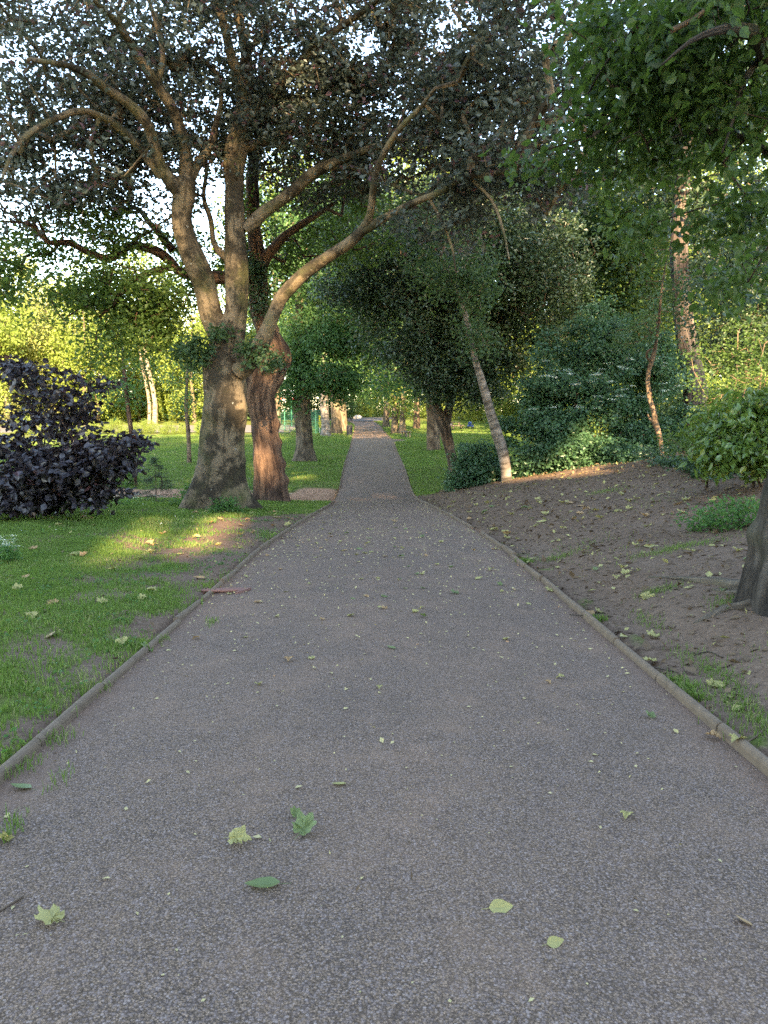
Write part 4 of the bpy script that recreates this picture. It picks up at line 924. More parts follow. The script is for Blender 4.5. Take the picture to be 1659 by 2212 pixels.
# elders
def umbels(pts, parent_loc, r=.07):
    cl = np.array(pts); return cl
for lb, px, d, cls in (('tall elder shrub with flat cream flower heads in the shade of the right wood', 1380, 24.5, [pb(1250, 740, 24, 1.1, 1.2, .7, 34, thr=.05), pb(1340, 700, 24, 1.2, 1.2, .8, 40, thr=.05), pb(1420, 690, 24.3, .8, 1., .7, 24, thr=.05), pb(1180, 790, 24, .8, 1., .6, 22, thr=.05), pb(1370, 830, 24, 1.6, 1.4, 1.3, 150, thr=-.15), pb(1300, 790, 24, 1.0, 1.2, .9, 80, thr=-.25), pb(1420, 790, 24.3, .5, 1, 1.1, 46, thr=-.2), pb(1500, 920, 23.6, .9, .6, .5, 46), pb(1400, 940, 23.2, 1.2, .8, .5, 60)]),
                      ('bushy elder with sun on its lower sprays at the crest of the bare bank', 1260, 23.5, [pb(1240, 890, 23, 1.5, 1.2, 1.1, 140, thr=-.12), pb(1180, 850, 23.5, .8, 1, .7, 50, thr=-.2), pb(1260, 980, 21.8, 1.3, .7, .45, 90), pb(1340, 985, 21.5, .8, .7, .35, 40), pb(1180, 990, 22.2, .9, .7, .45, 60), pb(1200, 930, 22.5, 1.0, .8, .5, 60)])):
    cc = [c for c in cls]
    o = shrub('elder_shrub', lb, on_ground(px, d), cc, L_ELDER, 62, .2, .11, .115, nst=8, flat=1.1, droop=.5, rt=.004)
    allc = np.vstack(cc); px_, py_ = pix(allc)
    up = allc[(py_ < 900) & (py_ > 760)]
    fr = up[np.argsort(up[:, 1])[:44]] + np.array([0, -.26, .12])
    crown('flower_heads', fr[::2], L_WHITE, o, K=46, h=.075, v=.014, size=.032, flat=3., droop=0., carve=False)
shrub('elder_shrub', 'rounded low elder at the foot of the leaning pale trunk', on_ground(1030, 23.4), [pb(1035, 1005, 22.8, .78, .7, .55, 90, thr=-.5), pb(1010, 1040, 22.6, .6, .5, .28, 30), pb(1065, 1030, 22.4, .5, .4, .35, 30), pb(1090, 940, 23, .35, .4, .5, 16)], L_ELDER, 56, .15, .09, .105, nst=6, flat=1.1, droop=.5)
# laurel & friends at the right edge
shrub('laurel_shrub', 'glossy laurel with long drooping leaves at the right edge of the bank', on_ground(1625, 12.2), [pb(1590, 925, 11.8, .5, .6, .42, 50, thr=-.4), pb(1650, 890, 11.8, .42, .6, .5, 46, thr=-.4), pb(1560, 980, 11.6, .28, .4, .2, 16), pb(1640, 985, 11.5, .35, .4, .22, 22), pb(1720, 900, 12, .5, .6, .6, 40)], L_LAUREL, 30, .11, .09, .125, 'oval', nst=6, flat=.6, droop=.9, wid=.85)
shrub('viburnum_shrub', 'twiggy olive green shrub between the conifer trunk and the right edge', on_ground(1580, 15.5), [pb(1585, 790, 15, .9, .9, .9, 60, thr=.0), pb(1545, 900, 15, .3, .6, .4, 26, thr=-.2), pb(1500, 955, 14.8, .5, .6, .26, 36, thr=-.2), pb(1650, 780, 15, .6, .8, .7, 50, thr=-.2)], L_OAK, 30, .2, .14, .07, nst=12, flat=.9, bm=B_TAN)
# ivy carpet at the foot of the right shrubs
n = 260
pp = np.array([gpt(R.uniform(1430, 1640), R.uniform(1000, 1050) - 0) for _ in range(n)])
px_, py_ = pix(pp); keep = (py_ < 1012 + 22 * np.clip((px_ - 1440) / 110, 0, 1) * np.sin((px_ - 1420) / 70) ** 2 + R.uniform(-6, 8, len(pp)))
o = crown('ivy_carpet', pp[keep] + np.array([0, 0, .07]), L_IVY, None, K=46, h=.16, v=.05, size=.075, flat=1.3, droop=.2, carve=False)
tag(o, kind='stuff')
# low plants
def herb(label, px, py, rx, rz, n, lm=L_HERB, size=.06, K=36, name='herb_clump', cat='plant', tpl='quad', flat=.7, droop=.2, group=None, h=.08, v=.06):
    b = gpt(px, py); T = Tree(name, label, b, B_DARK, lm, group, cat)
    cl = blob(b + np.array([0, 0, rz * .75]), (rx, rx * .7, rz), n)
    cl[:, 2] = np.maximum(cl[:, 2], ground_z(cl[:, 0], cl[:, 1]) + .03)
    T.limbs.append(np.array([[b[0], b[1], b[2] - .02, .01], [b[0] + .02, b[1], b[2] + rz * .4, .008]]))
    crown('foliage', cl, lm, T.o, twigs=(*grow(T.limbs, cl, rt=.0022), B_TAN), K=K, h=h, v=v, size=size, flat=flat, droop=droop, tpl=tpl, carve=False)
    return T.o
herb('bright green herb clump at the foot of the purple bush', 165, 1095, .6, .26, 44)
herb('nettle patch behind the tip of the purple bush', 245, 1052, .9, .5, 46, size=.09)
herb('nettles growing against the left foot of the big beech', 425, 1092, .5, .3, 40)
herb('low weeds growing at the front foot of the big beech', 490, 1107, .4, .16, 24)
herb('pale flowering weeds around the foot of the burred trunk', 560, 1080, .5, .3, 36)
herb('feathery green weeds on the bare bank beside the right edge trunk', 1590, 1140, .5, .2, 40, size=.05)
herb('small weed seedlings left of the feathery weeds on the bank', 1520, 1142, .3, .1, 14, size=.05)
herb('tuft of broad weeds under the bent orange stem', 1420, 1000, .55, .22, 26, lm=L_IVY)
herb('hanging green sprig on the ground edge of the ivy carpet', 1515, 1030, .12, .2, 8, lm=L_IVY, size=.08)
# umbelliferous flowers
def cowp(label, px, py, n, hh, spread, group=None):
    b = gpt(px, py); T = thing('cow_parsley', label, 'wildflower', b, group)
    mb = MB(); heads = []
    for q in range(n):
        a = b + np.array([R.normal() * spread, R.normal() * spread * .7, 0]); a[2] = float(ground_z(a[0], a[1]))
        t = a + np.array([R.normal() * .05, R.normal() * .05, hh * R.uniform(.6, 1.05)])
        mb.tube([a - b, (a + t) / 2 - b + R.normal(size=3) * .015, t - b], .0035, 5)
        heads.append(t)
    mb.build('stems', L_HERB, T)
    crown('flower_heads', heads, L_WHITE, T, K=26, h=.032, v=.009, size=.013, flat=3, droop=0., carve=False)
    crown('foliage', np.array([h_ * .4 + np.array([b[0], b[1], float(ground_z(b[0], b[1]))]) * .6 for h_ in heads]), L_HERB, T, K=22, h=.07, v=.06, size=.045, flat=.8, carve=False)
cowp('white flowering cow parsley at the far left edge of the lawn', 16, 1215, 16, .36, .10)
cowp('thin white flowered stems in front of the purple bush', 95, 1100, 26, .55, .42)
cowp('small white flowered stems against the beech trunk', 487, 1097, 7, .35, .18)
cowp('white flowered stems at the foot of the burred trunk', 600, 1085, 10, .35, .3)
cowp('white flowered stems below the right end of the purple bush', 262, 1095, 16, .3, .45)

# young spruce
b = gpt(337, 1086)
T = Tree('spruce_sapling', 'sparse knee high young spruce left of the big beech', b, B_DARK, L_SPRUCE)
T.trunk([(b[0], b[1], b[2] - .05, .018), (b[0] + .02, b[1], b[2] + .6, .012), (b[0], b[1], b[2] + 1.2, .004)], sides=7, step=.1)
cl = []
for q in range(70):
    t = R.uniform(.06, 1) ; a = R.uniform(0, 6.28); L_ = .62 * (1 - t) ** .8 + .04
    for e in (.45, .75, 1.):
        cl.append(b + np.array([math.cos(a) * L_ * e, math.sin(a) * L_ * e, 1.2 * t - .12 * L_ * e + .02]))
T.grow([np.array(cl)], K=16, h=.05, v=.02, size=.05, tpl='long', flat=1., droop=.1, rt=.0018, leafname='needles', carve=False)

# ------------------------------------------------------------------ grass, litter
def blades(X, Y, hgt, wid, lean=.5, name='grass', m=L_GRASS, lift=0.):
    n = len(X); Z = ground_z(X, Y) + lift
    a = R.uniform(0, 2 * np.pi, n); hh = hgt * R.uniform(.5, 1.3, n); w = wid * R.uniform(.7, 1.3, n)
    dx, dy = np.cos(a), np.sin(a)
    ln = lean * hh * R.uniform(.1, 1.2, n); b = R.uniform(0, 2 * np.pi, n)
    P = np.stack([X, Y, Z], -1)
    l = P + np.stack([-dx * w, -dy * w, 0 * X - .01], -1); r = P + np.stack([dx * w, dy * w, 0 * X - .01], -1)
    mid = P + np.stack([np.cos(b) * ln * .35, np.sin(b) * ln * .35, hh * .6], -1)
    ml = mid + np.stack([-dx * w * .7, -dy * w * .7, 0 * X], -1); mr = mid + np.stack([dx * w * .7, dy * w * .7, 0 * X], -1)
    t = P + np.stack([np.cos(b) * ln, np.sin(b) * ln, hh], -1)
    V = np.stack([l, r, mr, ml, t], 1).reshape(-1, 3)
    i = np.arange(n)[:, None] * 5
    tone = np.clip(R.uniform(0, 1, n) * .6 + .4 * (fbm(X, Y, .8, 3.) * .5 + .5), 0, 1)
    o = mk(name, V, [i + np.array([[0, 1, 2, 3]]), i + np.array([[3, 2, 4]])], m, rnd=np.concatenate([tone, tone]))
    return tag(o, kind='stuff')
def scatter(n, x0, x1, y0, y1, dens):
    X = R.uniform(x0, x1, n); Y = R.uniform(y0, y1, n); p = dens(X, Y); k = R.uniform(0, 1, n) < p
    return X[k], Y[k]
def vis(X, Y, m=40):
    Z = ground_z(X, Y); px, py = pix(np.stack([X, Y, Z], -1)); return (px > -m) & (px < PW + m) & (py < PH + m)
def gd(X, Y):
    d, ch = grass_dirt(X, Y); t = X - (cen(Y) + hwr(Y)); tl = (cen(Y) - hwl(Y)) - X
    p = np.clip(1.25 - 1.55 * d, 0, 1) * (ch < .35) * ((t > .03) | (tl > .03))
    return p * np.clip(.35 + .9 * (fbm(X, Y, 3.3, 1.7) * .5 + .5) + .5 * fbm(X, Y, 9., .4), .12, 1)
X, Y = scatter(560000, -11, -1.3, 3.0, 12.5, lambda X, Y: gd(X, Y) * vis(X, Y)); blades(X, Y, .05, .0042)
X, Y = scatter(330000, -15, -1.0, 12.5, 22, lambda X, Y: gd(X, Y) * vis(X, Y)); blades(X, Y, .065, .0065)
X, Y = scatter(300000, -24, 0, 22, 58, lambda X, Y: gd(X, Y) * vis(X, Y)); blades(X, Y, .10, .011)
X, Y = scatter(260000, 0, 22, 22, 60, lambda X, Y: gd(X, Y) * vis(X, Y)); blades(X, Y, .085, .011)
X, Y = scatter(160000, -30, 45, 58, 105, lambda X, Y: gd(X, Y) * vis(X, Y) * (X > -9)); blades(X, Y, .12, .022)
# tufts on the right verge and bank
tx, ty = [], []
for px, py, sx, sy, n in ((1310, 1063, .22, .14, 420), (1460, 1186, .30, .10, 620), (1205, 1207, .16, .08, 320), (1585, 1300, .12, .09, 260), (1425, 1278, .12, .07, 200), (1240, 1180, .4, .2, 140), (1600, 1530, .07, .16, 420), (1560, 1470, .05, .2, 240), (1660, 1585, .07, .12, 260), (1500, 1430, .06, .25, 160), (1400, 1345, .05, .25, 140), (1650, 1420, .3, .2, 60), (1560, 1560, .05, .1, 40), (1340, 1200, .5, .3, 120), (1410, 1085, .6, .3, 160), (1100, 1060, .5, .4, 160)):
    g0 = gpt(px, py); tx.append(g0[0] + R.normal(size=n) * sx); ty.append(g0[1] + R.normal(size=n) * sy)
blades(np.concatenate(tx), np.concatenate(ty), .05, .003, .7)
# grass creeping over the left kerb onto the path
tx, ty = [], []
for px, py, n in ((20, 1640, 90), (60, 1660, 60), (130, 1690, 30), (15, 1800, 90), (300, 1400, 40), (460, 1345, 60), (130, 1600, 70), (215, 1490, 80), (345, 1385, 40)):
    g0 = gpt(px, py); tx.append(g0[0] + R.normal(size=n) * .035); ty.append(g0[1] + R.normal(size=n) * .07)
blades(np.concatenate(tx), np.concatenate(ty), .035, .0025, .8, lift=.01)
# broad lawn weeds and grass leaning over the kerbs
X, Y = scatter(5200, -10, -1.5, 3.5, 17, lambda X, Y: vis(X, Y) * (fbm(X, Y, 1.7, 6.) > .05) * ((cen(Y) - hwl(Y)) - X > .1))
tag(crown('lawn_weeds', np.stack([X, Y, ground_z(X, Y) + .03], -1), L_HERB, None, K=4, h=.02, v=.012, size=.034, flat=1.6, droop=0., carve=False), kind='stuff')
X, Y = scatter(60000, -9, -1.2, 3.2, 19, lambda X, Y: vis(X, Y) * np.exp(-((((cen(Y) - hwl(Y)) - X - .07) / .06) ** 2)) * (fbm(X, Y, 2.1, 9.) > -.1)); blades(X, Y, .065, .004, .9)
X, Y = scatter(60000, 1.2, 2.4, 3.2, 12, lambda X, Y: vis(X, Y) * np.exp(-(((X - (cen(Y) + hwr(Y)) - .10) / .07) ** 2)) * (fbm(X, Y, 1.9, 3.) > .62)); blades(X, Y, .06, .004, .9)
# daisies
X, Y = scatter(420, -12, -1.5, 5, 40, lambda X, Y: gd(X, Y) * np.where(Y < 18, .10 + .9 * np.exp(-((X + 5.2) ** 2 + ((Y - 15) / 1.2) ** 2) / 1.5), .8))
o = crown('daisies', np.stack([X, Y, ground_z(X, Y) + .06], -1), L_WHITE, None, K=5, h=.006, v=.002, size=.022, flat=3., droop=0., carve=False); tag(o, kind='stuff')
# leaf litter of the bank
def litter(n, x0, x1, y0, y1, dens, size, m, name, lift=.012, onpath=False, **kw):
    X, Y = scatter(n, x0, x1, y0, y1, dens)
    Z = (path_z(X, Y) if onpath else ground_z(X, Y)) + lift
    o = crown(name, np.stack([X, Y, Z], -1), m, None, K=1, h=.0, v=.0, size=size, flat=4., droop=0., carve=False, jit=.7, **kw); tag(o, kind='stuff')
onr = lambda X, Y: ((X - (cen(Y) + hwr(Y))) > .06) & vis(X, Y)
litter(24000, 1.2, 10, 3, 24, lambda X, Y: onr(X, Y) * .9, .042, L_LITTER, 'leaf_litter')
litter(5200, 1.2, 10, 4, 24, lambda X, Y: onr(X, Y) * 1., .075, L_LITTER, 'leaf_litter', lift=.015)
litter(2400, 1.2, 10, 4, 24, lambda X, Y: onr(X, Y) * (.5 + .5 * (fbm(X, Y, .9, 8.) > 0)), .07, L_FALLY, 'leaf_litter', lift=.016)
litter(4200, -9, -1.2, 4, 18, lambda X, Y: ((cen(Y) - hwl(Y)) - X > .05) * grass_dirt(X, Y)[0], .04, L_LITTER, 'leaf_litter', lift=.03)
inp = lambda X, Y: (np.abs(X - cen(Y)) < hwl(Y) - .03)
edgep = lambda X, Y: inp(X, Y) * (.12 + .88 * np.exp(-(hwl(Y) - np.abs(X - cen(Y))) / .35)) * np.where(Y < 5, .35, 1.) * np.exp(-((Y - 15) / 9) ** 2)
litter(16000, -2, 2, 2, 24, edgep, .021, L_CRUMB, 'leaf_crumbs', .006, True)
litter(9000, -2, 2, 2, 26, lambda X, Y: inp(X, Y) * np.exp(-((Y - 12) / 6) ** 2) * .5, .026, L_CRUMB, 'leaf_crumbs', .006, True)
litter(900, -1.9, 1.9, 1.8, 9, lambda X, Y: inp(X, Y) * .45, .013, L_CRUMB, 'leaf_crumbs', .006, True)
litter(260, -1.9, 1.9, 1.8, 9, lambda X, Y: inp(X, Y) * .8, .022, L_LITTER, 'leaf_crumbs', .006, True, tpl='long')
X, Y = scatter(900, 1.3, 9, 3, 22, lambda X, Y: onr(X, Y) * .7)
tag(crown('twig_litter', np.stack([X, Y, ground_z(X, Y) + .018], -1), L_LITTER, None, K=1, h=0, v=0, size=.19, flat=5., droop=0., carve=False, tpl='long', wid=.22, jit=.7), kind='stuff')
X, Y = scatter(3000, -13, -1, 21.5, 27.5, lambda X, Y: grass_dirt(X, Y)[1])
tag(crown('wood_chips', np.stack([X, Y, ground_z(X, Y) + .02], -1), L_LITTER, None, K=1, h=0, v=0, size=.07, flat=3., droop=0., carve=False, tpl='long'), kind='stuff')

# ------------------------------------------------------------------ fallen leaves, one by one
def maple(seed, curl, fold, stem=.55):
    rg = np.random.default_rng(seed)
    lob = np.radians([90, 38, 142, -18, 198]); ln = [1., .92, .92, .7, .7]
    t = np.linspace(-math.pi / 2, 1.5 * math.pi, 31)[:-1]
    r = np.full_like(t, .6)
    for a, L_ in zip(lob, ln):
        d = np.abs((t - a + math.pi) % (2 * math.pi) - math.pi); r = np.maximum(r, L_ * np.clip(1 - d / .7, 0, 1) ** .45)
    r = r * (1 + .035 * rg.normal(size=len(t)))
    r[0] = .1
    P = np.stack([np.cos(t) * r, np.sin(t) * r + .3, 0 * t], -1)
    mid = np.stack([np.cos(t) * r * .5, np.sin(t) * r * .5 + .3, 0 * t], -1)
    A = np.vstack([[[0, .3, 0]], mid, P])
    A[:, 2] = fold * np.abs(A[:, 0]) + curl * (A[:, 1] - .3) ** 2 + .07 * rg.normal(size=len(A)) + .10 * np.sin(A[:, 0] * 4 + seed) * np.abs(A[:, 1])
    m = len(t); j = np.arange(m); j2 = (j + 1) % m
    tri = np.stack([0 * j, 1 + j, 1 + j2], -1); qd = np.stack([1 + j, 1 + m + j, 1 + m + j2, 1 + j2], -1)
    V = np.vstack([A, [[-.018, .12, .01], [.018, .12, .01], [.03, -stem, .05], [.0, -stem, .05]]])
    b = len(A); qd = np.vstack([qd, [[b, b + 1, b + 2, b + 3]]])
    V = V * .5; V[:, 2] -= V[:len(A), 2].min()
    return V, tri, qd
def ovate(seed, curl, fold):
    rg = np.random.default_rng(seed)
    y = np.linspace(0, 1, 9); w = .30 * np.sin(math.pi * y ** .75) ** .85 * (1 + .05 * rg.normal(size=9))
    z = curl * (y - .5) ** 2
    Lf = np.stack([-w, y, z + fold * w], -1); Md = np.stack([0 * y, y, z], -1); Rt = np.stack([w, y, z + fold * w * rg.uniform(.3, 1.2)], -1)
    V = np.vstack([Lf, Md, Rt, [[-.012, 0, .02], [.012, 0, .02], [.02, -.3, .02], [0, -.3, .02]]])
    q = [[i, i + 9, i + 10, i + 1] for i in range(8)] + [[9 + i, 18 + i, 19 + i, 10 + i] for i in range(8)] + [[27, 28, 29, 30]]
    V[:, 2] -= V[:, 2].min()
    return V, np.zeros((0, 3), int), np.array(q)
LM = {}
for kind, mt in (('yellow', L_FALLY), ('green', L_FALLG), ('tan', L_FALLB)):
    for s in range(4):
        V, tr, qd = maple(s * 7 + 3, (.25, .5, -.35, .15)[s], (.12, .5, .2, -.15)[s]) if s < 3 else ovate(s, .3, .4)
        nf = len(tr) + len(qd)
        o = mk('fallen_leaf', V, [qd, tr], mt, rnd=np.clip(R.uniform(.2, .8) + .1 * R.normal(size=nf), 0, 1)); LM[kind, s] = o.data
        bpy.data.objects.remove(o)
def fallen(p, kind, s, size, rz, tilt, label, group=None):
    o = bpy.data.objects.new('fallen_leaf', LM[kind, s]); C.objects.link(o)
    o.location = (float(p[0]), float(p[1]), float(p[2])); o.rotation_euler = (tilt[0], tilt[1], rz); o.scale = (size,) * 3
    return tag(o, label, 'leaf', group)
def surf(px, py):
    p = gpt(px, py); X, Y = p[0], p[1]
    if abs(X - float(cen(Y))) < float(hwl(Y)): p[2] = float(path_z(X, Y)) + .004
    else: p[2] += .02
    return p
for px, py, kind, s, size, rz, tl, lb in (
    (650, 1815, 'green', 1, .14, -.6, (.35, .1), 'large green leaf folded in half on the path, behind the flat green one'),
    (637, 1777, 'green', 1, .07, .5, (.6, .2), 'small dark green curled leaf just behind the large folded green leaf'),
    (606, 1925, 'green', 3, .13, 1.75, (.08, .0), 'large flat green leaf lying on the near path'),
    (122, 2000, 'yellow', 0, .13, 1.2, (.1, .1), 'pale yellow green leaf with two holes at the near left of the path'),
    (505, 1835, 'yellow', 2, .12, -1.6, (.2, .3), 'crumpled pale yellow leaf left of the folded green leaf'),
    (748, 1706, 'yellow', 3, .07, 1.5, (.0, .1), 'small oval yellow leaf in the middle of the near path'),
    (1356, 1770, 'yellow', 2, .075, 2.6, (.2, .1), 'curled yellow leaf with its stalk towards the viewer at right of the near path'),
    (1055, 1982, 'yellow', 3, .085, -1.5, (.1, .6), 'rolled yellow green leaf on the near path, right of centre'),
    (1180, 2053, 'yellow', 3, .06, -1.3, (.1, .5), 'narrow pale leaf nearest the viewer on the right of the path'),
    (1625, 2010, 'tan', 3, .06, .7, (.1, .3), 'little tan leaf at the near right edge of the path'),
    (985, 1287, 'green', 0, .13, .4, (.1, .1), 'spread green leaf on the middle of the path, beyond the paler ones'),
    (918, 1338, 'green', 1, .10, 2.2, (.3, .1), 'upturned bright green leaf near the centre line of the path'),
    (320, 1405, 'green', 0, .15, .9, (.3, .4), 'broad pale green leaf propped on the left kerb'),
    (1188, 1277, 'yellow', 0, .13, .3, (.2, .2), 'yellow leaf lying against the right kerb'),
    (1602, 1615, 'yellow', 2, .12, 2., (.2, .2), 'big yellow green leaf in the angle of the right kerb'),
    (1548, 1598, 'tan', 2, .10, 1., (.3, .1), 'curled tan leaf by the right kerb in the foreground'),
    (1407, 1555, 'green', 1, .09, .3, (.2, .2), 'small green leaf standing on edge on the right side of the path'),
    (20, 1820, 'yellow', 1, .09, 2.4, (.5, .5), 'yellow leaf standing upright at the left edge of the photo on the path'),
    (68, 1705, 'green', 3, .11, 1.4, (.1, .1), 'smooth pale green oval leaf beside the left kerb')):
    fallen(surf(px, py), kind, s, size, rz, tl, lb)
def many(n, dens, x0, x1, y0, y1, kinds, label, group, size=(.06, .12)):
    X, Y = scatter(n * 30, x0, x1, y0, y1, dens)
    for i in range(min(n, len(X))):
        p = np.array([X[i], Y[i], 0.]); onp = abs(X[i] - float(cen(Y[i]))) < float(hwl(Y[i]))
        p[2] = float(path_z(X[i], Y[i])) + .003 if onp else float(ground_z(X[i], Y[i])) + .012
        k = kinds[R.integers(len(kinds))]
        fallen(p, k, int(R.integers(4)), R.uniform(*size) * (1 if Y[i] < 9 else 1.15), R.uniform(0, 6.28), (R.normal() * .15, R.normal() * .15), label[k], group)
GL_ = 'leaves fallen on the path and its verges'
many(100, lambda X, Y: inp(X, Y) * np.exp(-((Y - 10) / 6) ** 2) * .11 * vis(X, Y), -1.9, 1.9, 4.4, 20, ('yellow', 'yellow', 'green', 'yellow', 'tan'), {k: f'small {k} fallen leaf lying among others on the asphalt path' for k in ('yellow', 'green', 'tan')}, GL_, (.05, .10))
many(110, lambda X, Y: onr(X, Y) * .09 * np.exp(-((Y - 8) / 9) ** 2), 1.5, 9, 3.2, 20, ('yellow', 'yellow', 'green', 'yellow', 'tan', 'yellow'), {k: f'{k} fallen leaf lying on the bare brown bank' for k in ('yellow', 'green', 'tan')}, GL_, (.10, .18))
many(72, lambda X, Y: ((cen(Y) - hwl(Y)) - X > .1) * .11 * vis(X, Y, 0), -9, -1.5, 3.5, 17, ('yellow', 'tan', 'yellow', 'yellow', 'tan'), {k: f'{k} fallen leaf lying on the patchy grass left of the path' for k in ('yellow', 'green', 'tan')}, GL_, (.10, .18))

# twigs
for k, pts in enumerate(([(1230, 1330), (1265, 1334), (1308, 1326)], [(1385, 1440), (1420, 1448), (1455, 1455)], [(1540, 1310), (1580, 1318), (1620, 1322)], [(1610, 1610), (1640, 1590), (1655, 1575)],
                         [(0, 1980), (25, 1962), (50, 1944)], [(470, 1245), (490, 1240), (520, 1236)], [(250, 1075), (300, 1070), (360, 1078)], [(230, 1062), (285, 1075), (340, 1072)], [(270, 1085), (330, 1072), (400, 1080)], [(560, 1172), (600, 1160), (640, 1165)], [(1500, 1420), (1530, 1412), (1560, 1425)])):
    q = gl([(px, py, .0045 if py > 1100 else .016) for px, py in pts], .012)
    o, _ = limb('twig', q, B_TAN if k in (3, 4) else B_GREY, None, sides=6, step=.05, rough=.1)
    tag(o, ('thin twig lying on the asphalt near the right kerb', 'short stick on the bare bank just past the right kerb', 'stick lying below the roots of the right edge tree', 'pale twig at the right edge of the near verge', 'pale twig on the path at the left edge of the photo', 'dark twig on the asphalt by the left kerb',
            'long fallen branch on the wood chips left of the beech', 'grey fallen branch crossing another on the wood chips', 'fallen branch nearest the young spruce', 'twig on the trampled soil in front of the beech', 'broken stick in the middle of the bare bank')[k], 'twig')

# half sunk brick red drain edge by the left kerb
c0 = gpt(490, 1280)
T = thing('drain_cover', 'reddish clay drain edge half sunk beside the left kerb', 'drain', c0)
M_CLAY = plain('clay', (.20, .105, .085), .85, .3, 18)
mb = MB()
a = np.linspace(-.9, .35, 12)
mb.tube([(x * .32, .10 * x * x - .02 + .05 * x, .012 + .012 * math.cos(x)) for x in a], .014, 8); mb.build('rim', M_CLAY, T)
mb = MB(); mb.box((-.05, .09, .004), (.44, .13, .02), rz=.12); mb.build('lid', M_CLAY, T)
mb = MB(); mb.box((.17, .04, .010), (.03, .24, .025), rz=-.5); mb.build('side_edge', M_CLAY, T)

# ------------------------------------------------------------------ park furniture
M_BIN = plain('bin_black', (.028, .028, .034), .5, .2, 20); M_WOOD = plain('weathered_wood', (.16, .13, .10), .85, .3, 9); M_GREEN = plain('green_paint', (.018, .13, .085), .45, .1, 8)
M_WHITE = plain('white_paint', (.75, .75, .72), .6, .06, 5); M_RED = plain('red_paint', (.55, .05, .04), .5, .1, 5); M_BLUE = plain('blue_cloth', (.02, .06, .24), .8, .2, 12); M_BLACK = plain('black_rubber', (.02, .02, .022), .7, .2, 9)
M_SKIN = plain('skin', (.50, .30, .22), .6, .08, 6); M_PINK = plain('pink_cloth', (.62, .36, .46), .85, .12, 14); M_JEANS = plain('grey_blue_cloth', (.22, .25, .36), .85, .15, 14); M_HAIR = plain('brown_hair', (.07, .035, .022), .6, .3, 30); M_YEL = plain('yellow_sign', (.75, .58, .02), .5, .04, 5); M_STONE = plain('pale_stone', (.55, .5, .46), .9, .2, 4)
# litter bin
b = on_ground(755, 62); T = thing('litter_bin', 'black ribbed litter bin on the grass left of the path', 'bin', b)
mb = MB(); mb.tube([(0, 0, 0), (0, 0, .74)], [.235, .225], 20)
for q in range(16):
    t = q / 16 * 2 * math.pi; mb.box((math.cos(t) * .235, math.sin(t) * .235, .37), (.02, .045, .70), rz=t)
mb.build('body', M_BIN, T)
mb = MB(); mb.ring((0, 0, .76), .225, .03, 'z', 24); mb.tube([(0, 0, .70), (0, 0, .82)], [.2, .19], 20, False); mb.build('rim', M_BIN, T)
mb = MB()
for q in range(10):
    t = q / 10 * 2 * math.pi; mb.tube([(math.cos(t) * .2, math.sin(t) * .2, .80), (math.cos(t) * .17, math.sin(t) * .17, .90)], .012, 6)
mb.build('crown_spikes', M_BIN, T)
# backless bench, end on
b = on_ground(877, 57.5); T = thing('park_bench', 'weathered backless bench beside the paved spur on the right', 'bench', b)
T.rotation_euler = (0, 0, .25)
mb = MB()
for x in (-.17, 0, .17): mb.box((x, 0, .45), (.15, 1.6, .05))
mb.build('seat', M_WOOD, T)
for y in (-.6, .6):
    mb = MB(); mb.box((-.12, y, .215), (.09, .1, .43)); mb.box((.12, y, .215), (.09, .1, .43)); mb.box((0, y, .40), (.44, .08, .05)); mb.build('leg', M_WOOD, T)
# picnic table and seated person
b = on_ground(984, 74); T = thing('picnic_table', 'wooden picnic table on the far lawn where the pink clad person sits', 'picnic table', b)
mb = MB()
for q in range(5): mb.box((-.3 + .15 * q, 0, .74), (.14, 1.7, .045))
mb.build('table_top', M_WOOD, T)
for sx in (-.68, .68):
    mb = MB(); mb.box((sx, 0, .44), (.26, 1.7, .045)); mb.build('seat', M_WOOD, T)
for y in (-.6, .6):
    for sx in (-1, 1):
        mb = MB(); mb.tube([(sx * .28, y, .73), (sx * .66, y, .0)], .045, 6); mb.build('leg', M_WOOD, T)
    mb = MB(); mb.box((0, y + .06, .40), (1.5, .05, .09)); mb.build('cross_beam', M_WOOD, T)
def skin(name, verts, edges, rad, m, parent=None, loc=None, rot=0., levels=1, label=None):
    me = bpy.data.meshes.new(name); me.from_pydata([tuple(v) for v in verts], edges, []); me.materials.append(m)
    o = bpy.data.objects.new(name, me); C.objects.link(o)
    md = o.modifiers.new('skin', 'SKIN'); md.use_smooth_shade = True
    for i, r_ in enumerate(rad):
        v = me.skin_vertices[0].data[i]; v.radius = (r_, r_) if not hasattr(r_, '__len__') else r_; v.use_root = i == 0
    s = o.modifiers.new('sub', 'SUBSURF'); s.levels = levels; s.render_levels = levels
    if parent: o.parent = parent
    if loc is not None: o.location = tuple(float(x) for x in loc)
    o.rotation_euler = (0, 0, rot); return o
tb = np.array(b)
pp = thing('person', 'person in a pale pink top sitting at the far picnic table, facing right', 'person', tb + np.array([-.70, -.1, 0]))
pv = [(0, 0, .55), (0, 0, .75), (.02, 0, .98), (.03, 0, 1.08), (.05, 0, 1.18), (.06, 0, 1.30), (.02, .18, .98), (.06, .24, .76), (.30, .2, .78), (.02, -.18, .98), (.06, -.24, .76), (.30, -.2, .78), (.02, .1, .52), (.42, .12, .52), (.46, .12, .08), (.56, .12, .04), (.02, -.1, .52), (.42, -.12, .52), (.46, -.12, .08), (.56, -.12, .04)]
pe = [(0, 1), (1, 2), (2, 3), (3, 4), (4, 5), (2, 6), (6, 7), (7, 8), (2, 9), (9, 10), (10, 11), (0, 12), (12, 13), (13, 14), (14, 15), (0, 16), (16, 17), (17, 18), (18, 19)]
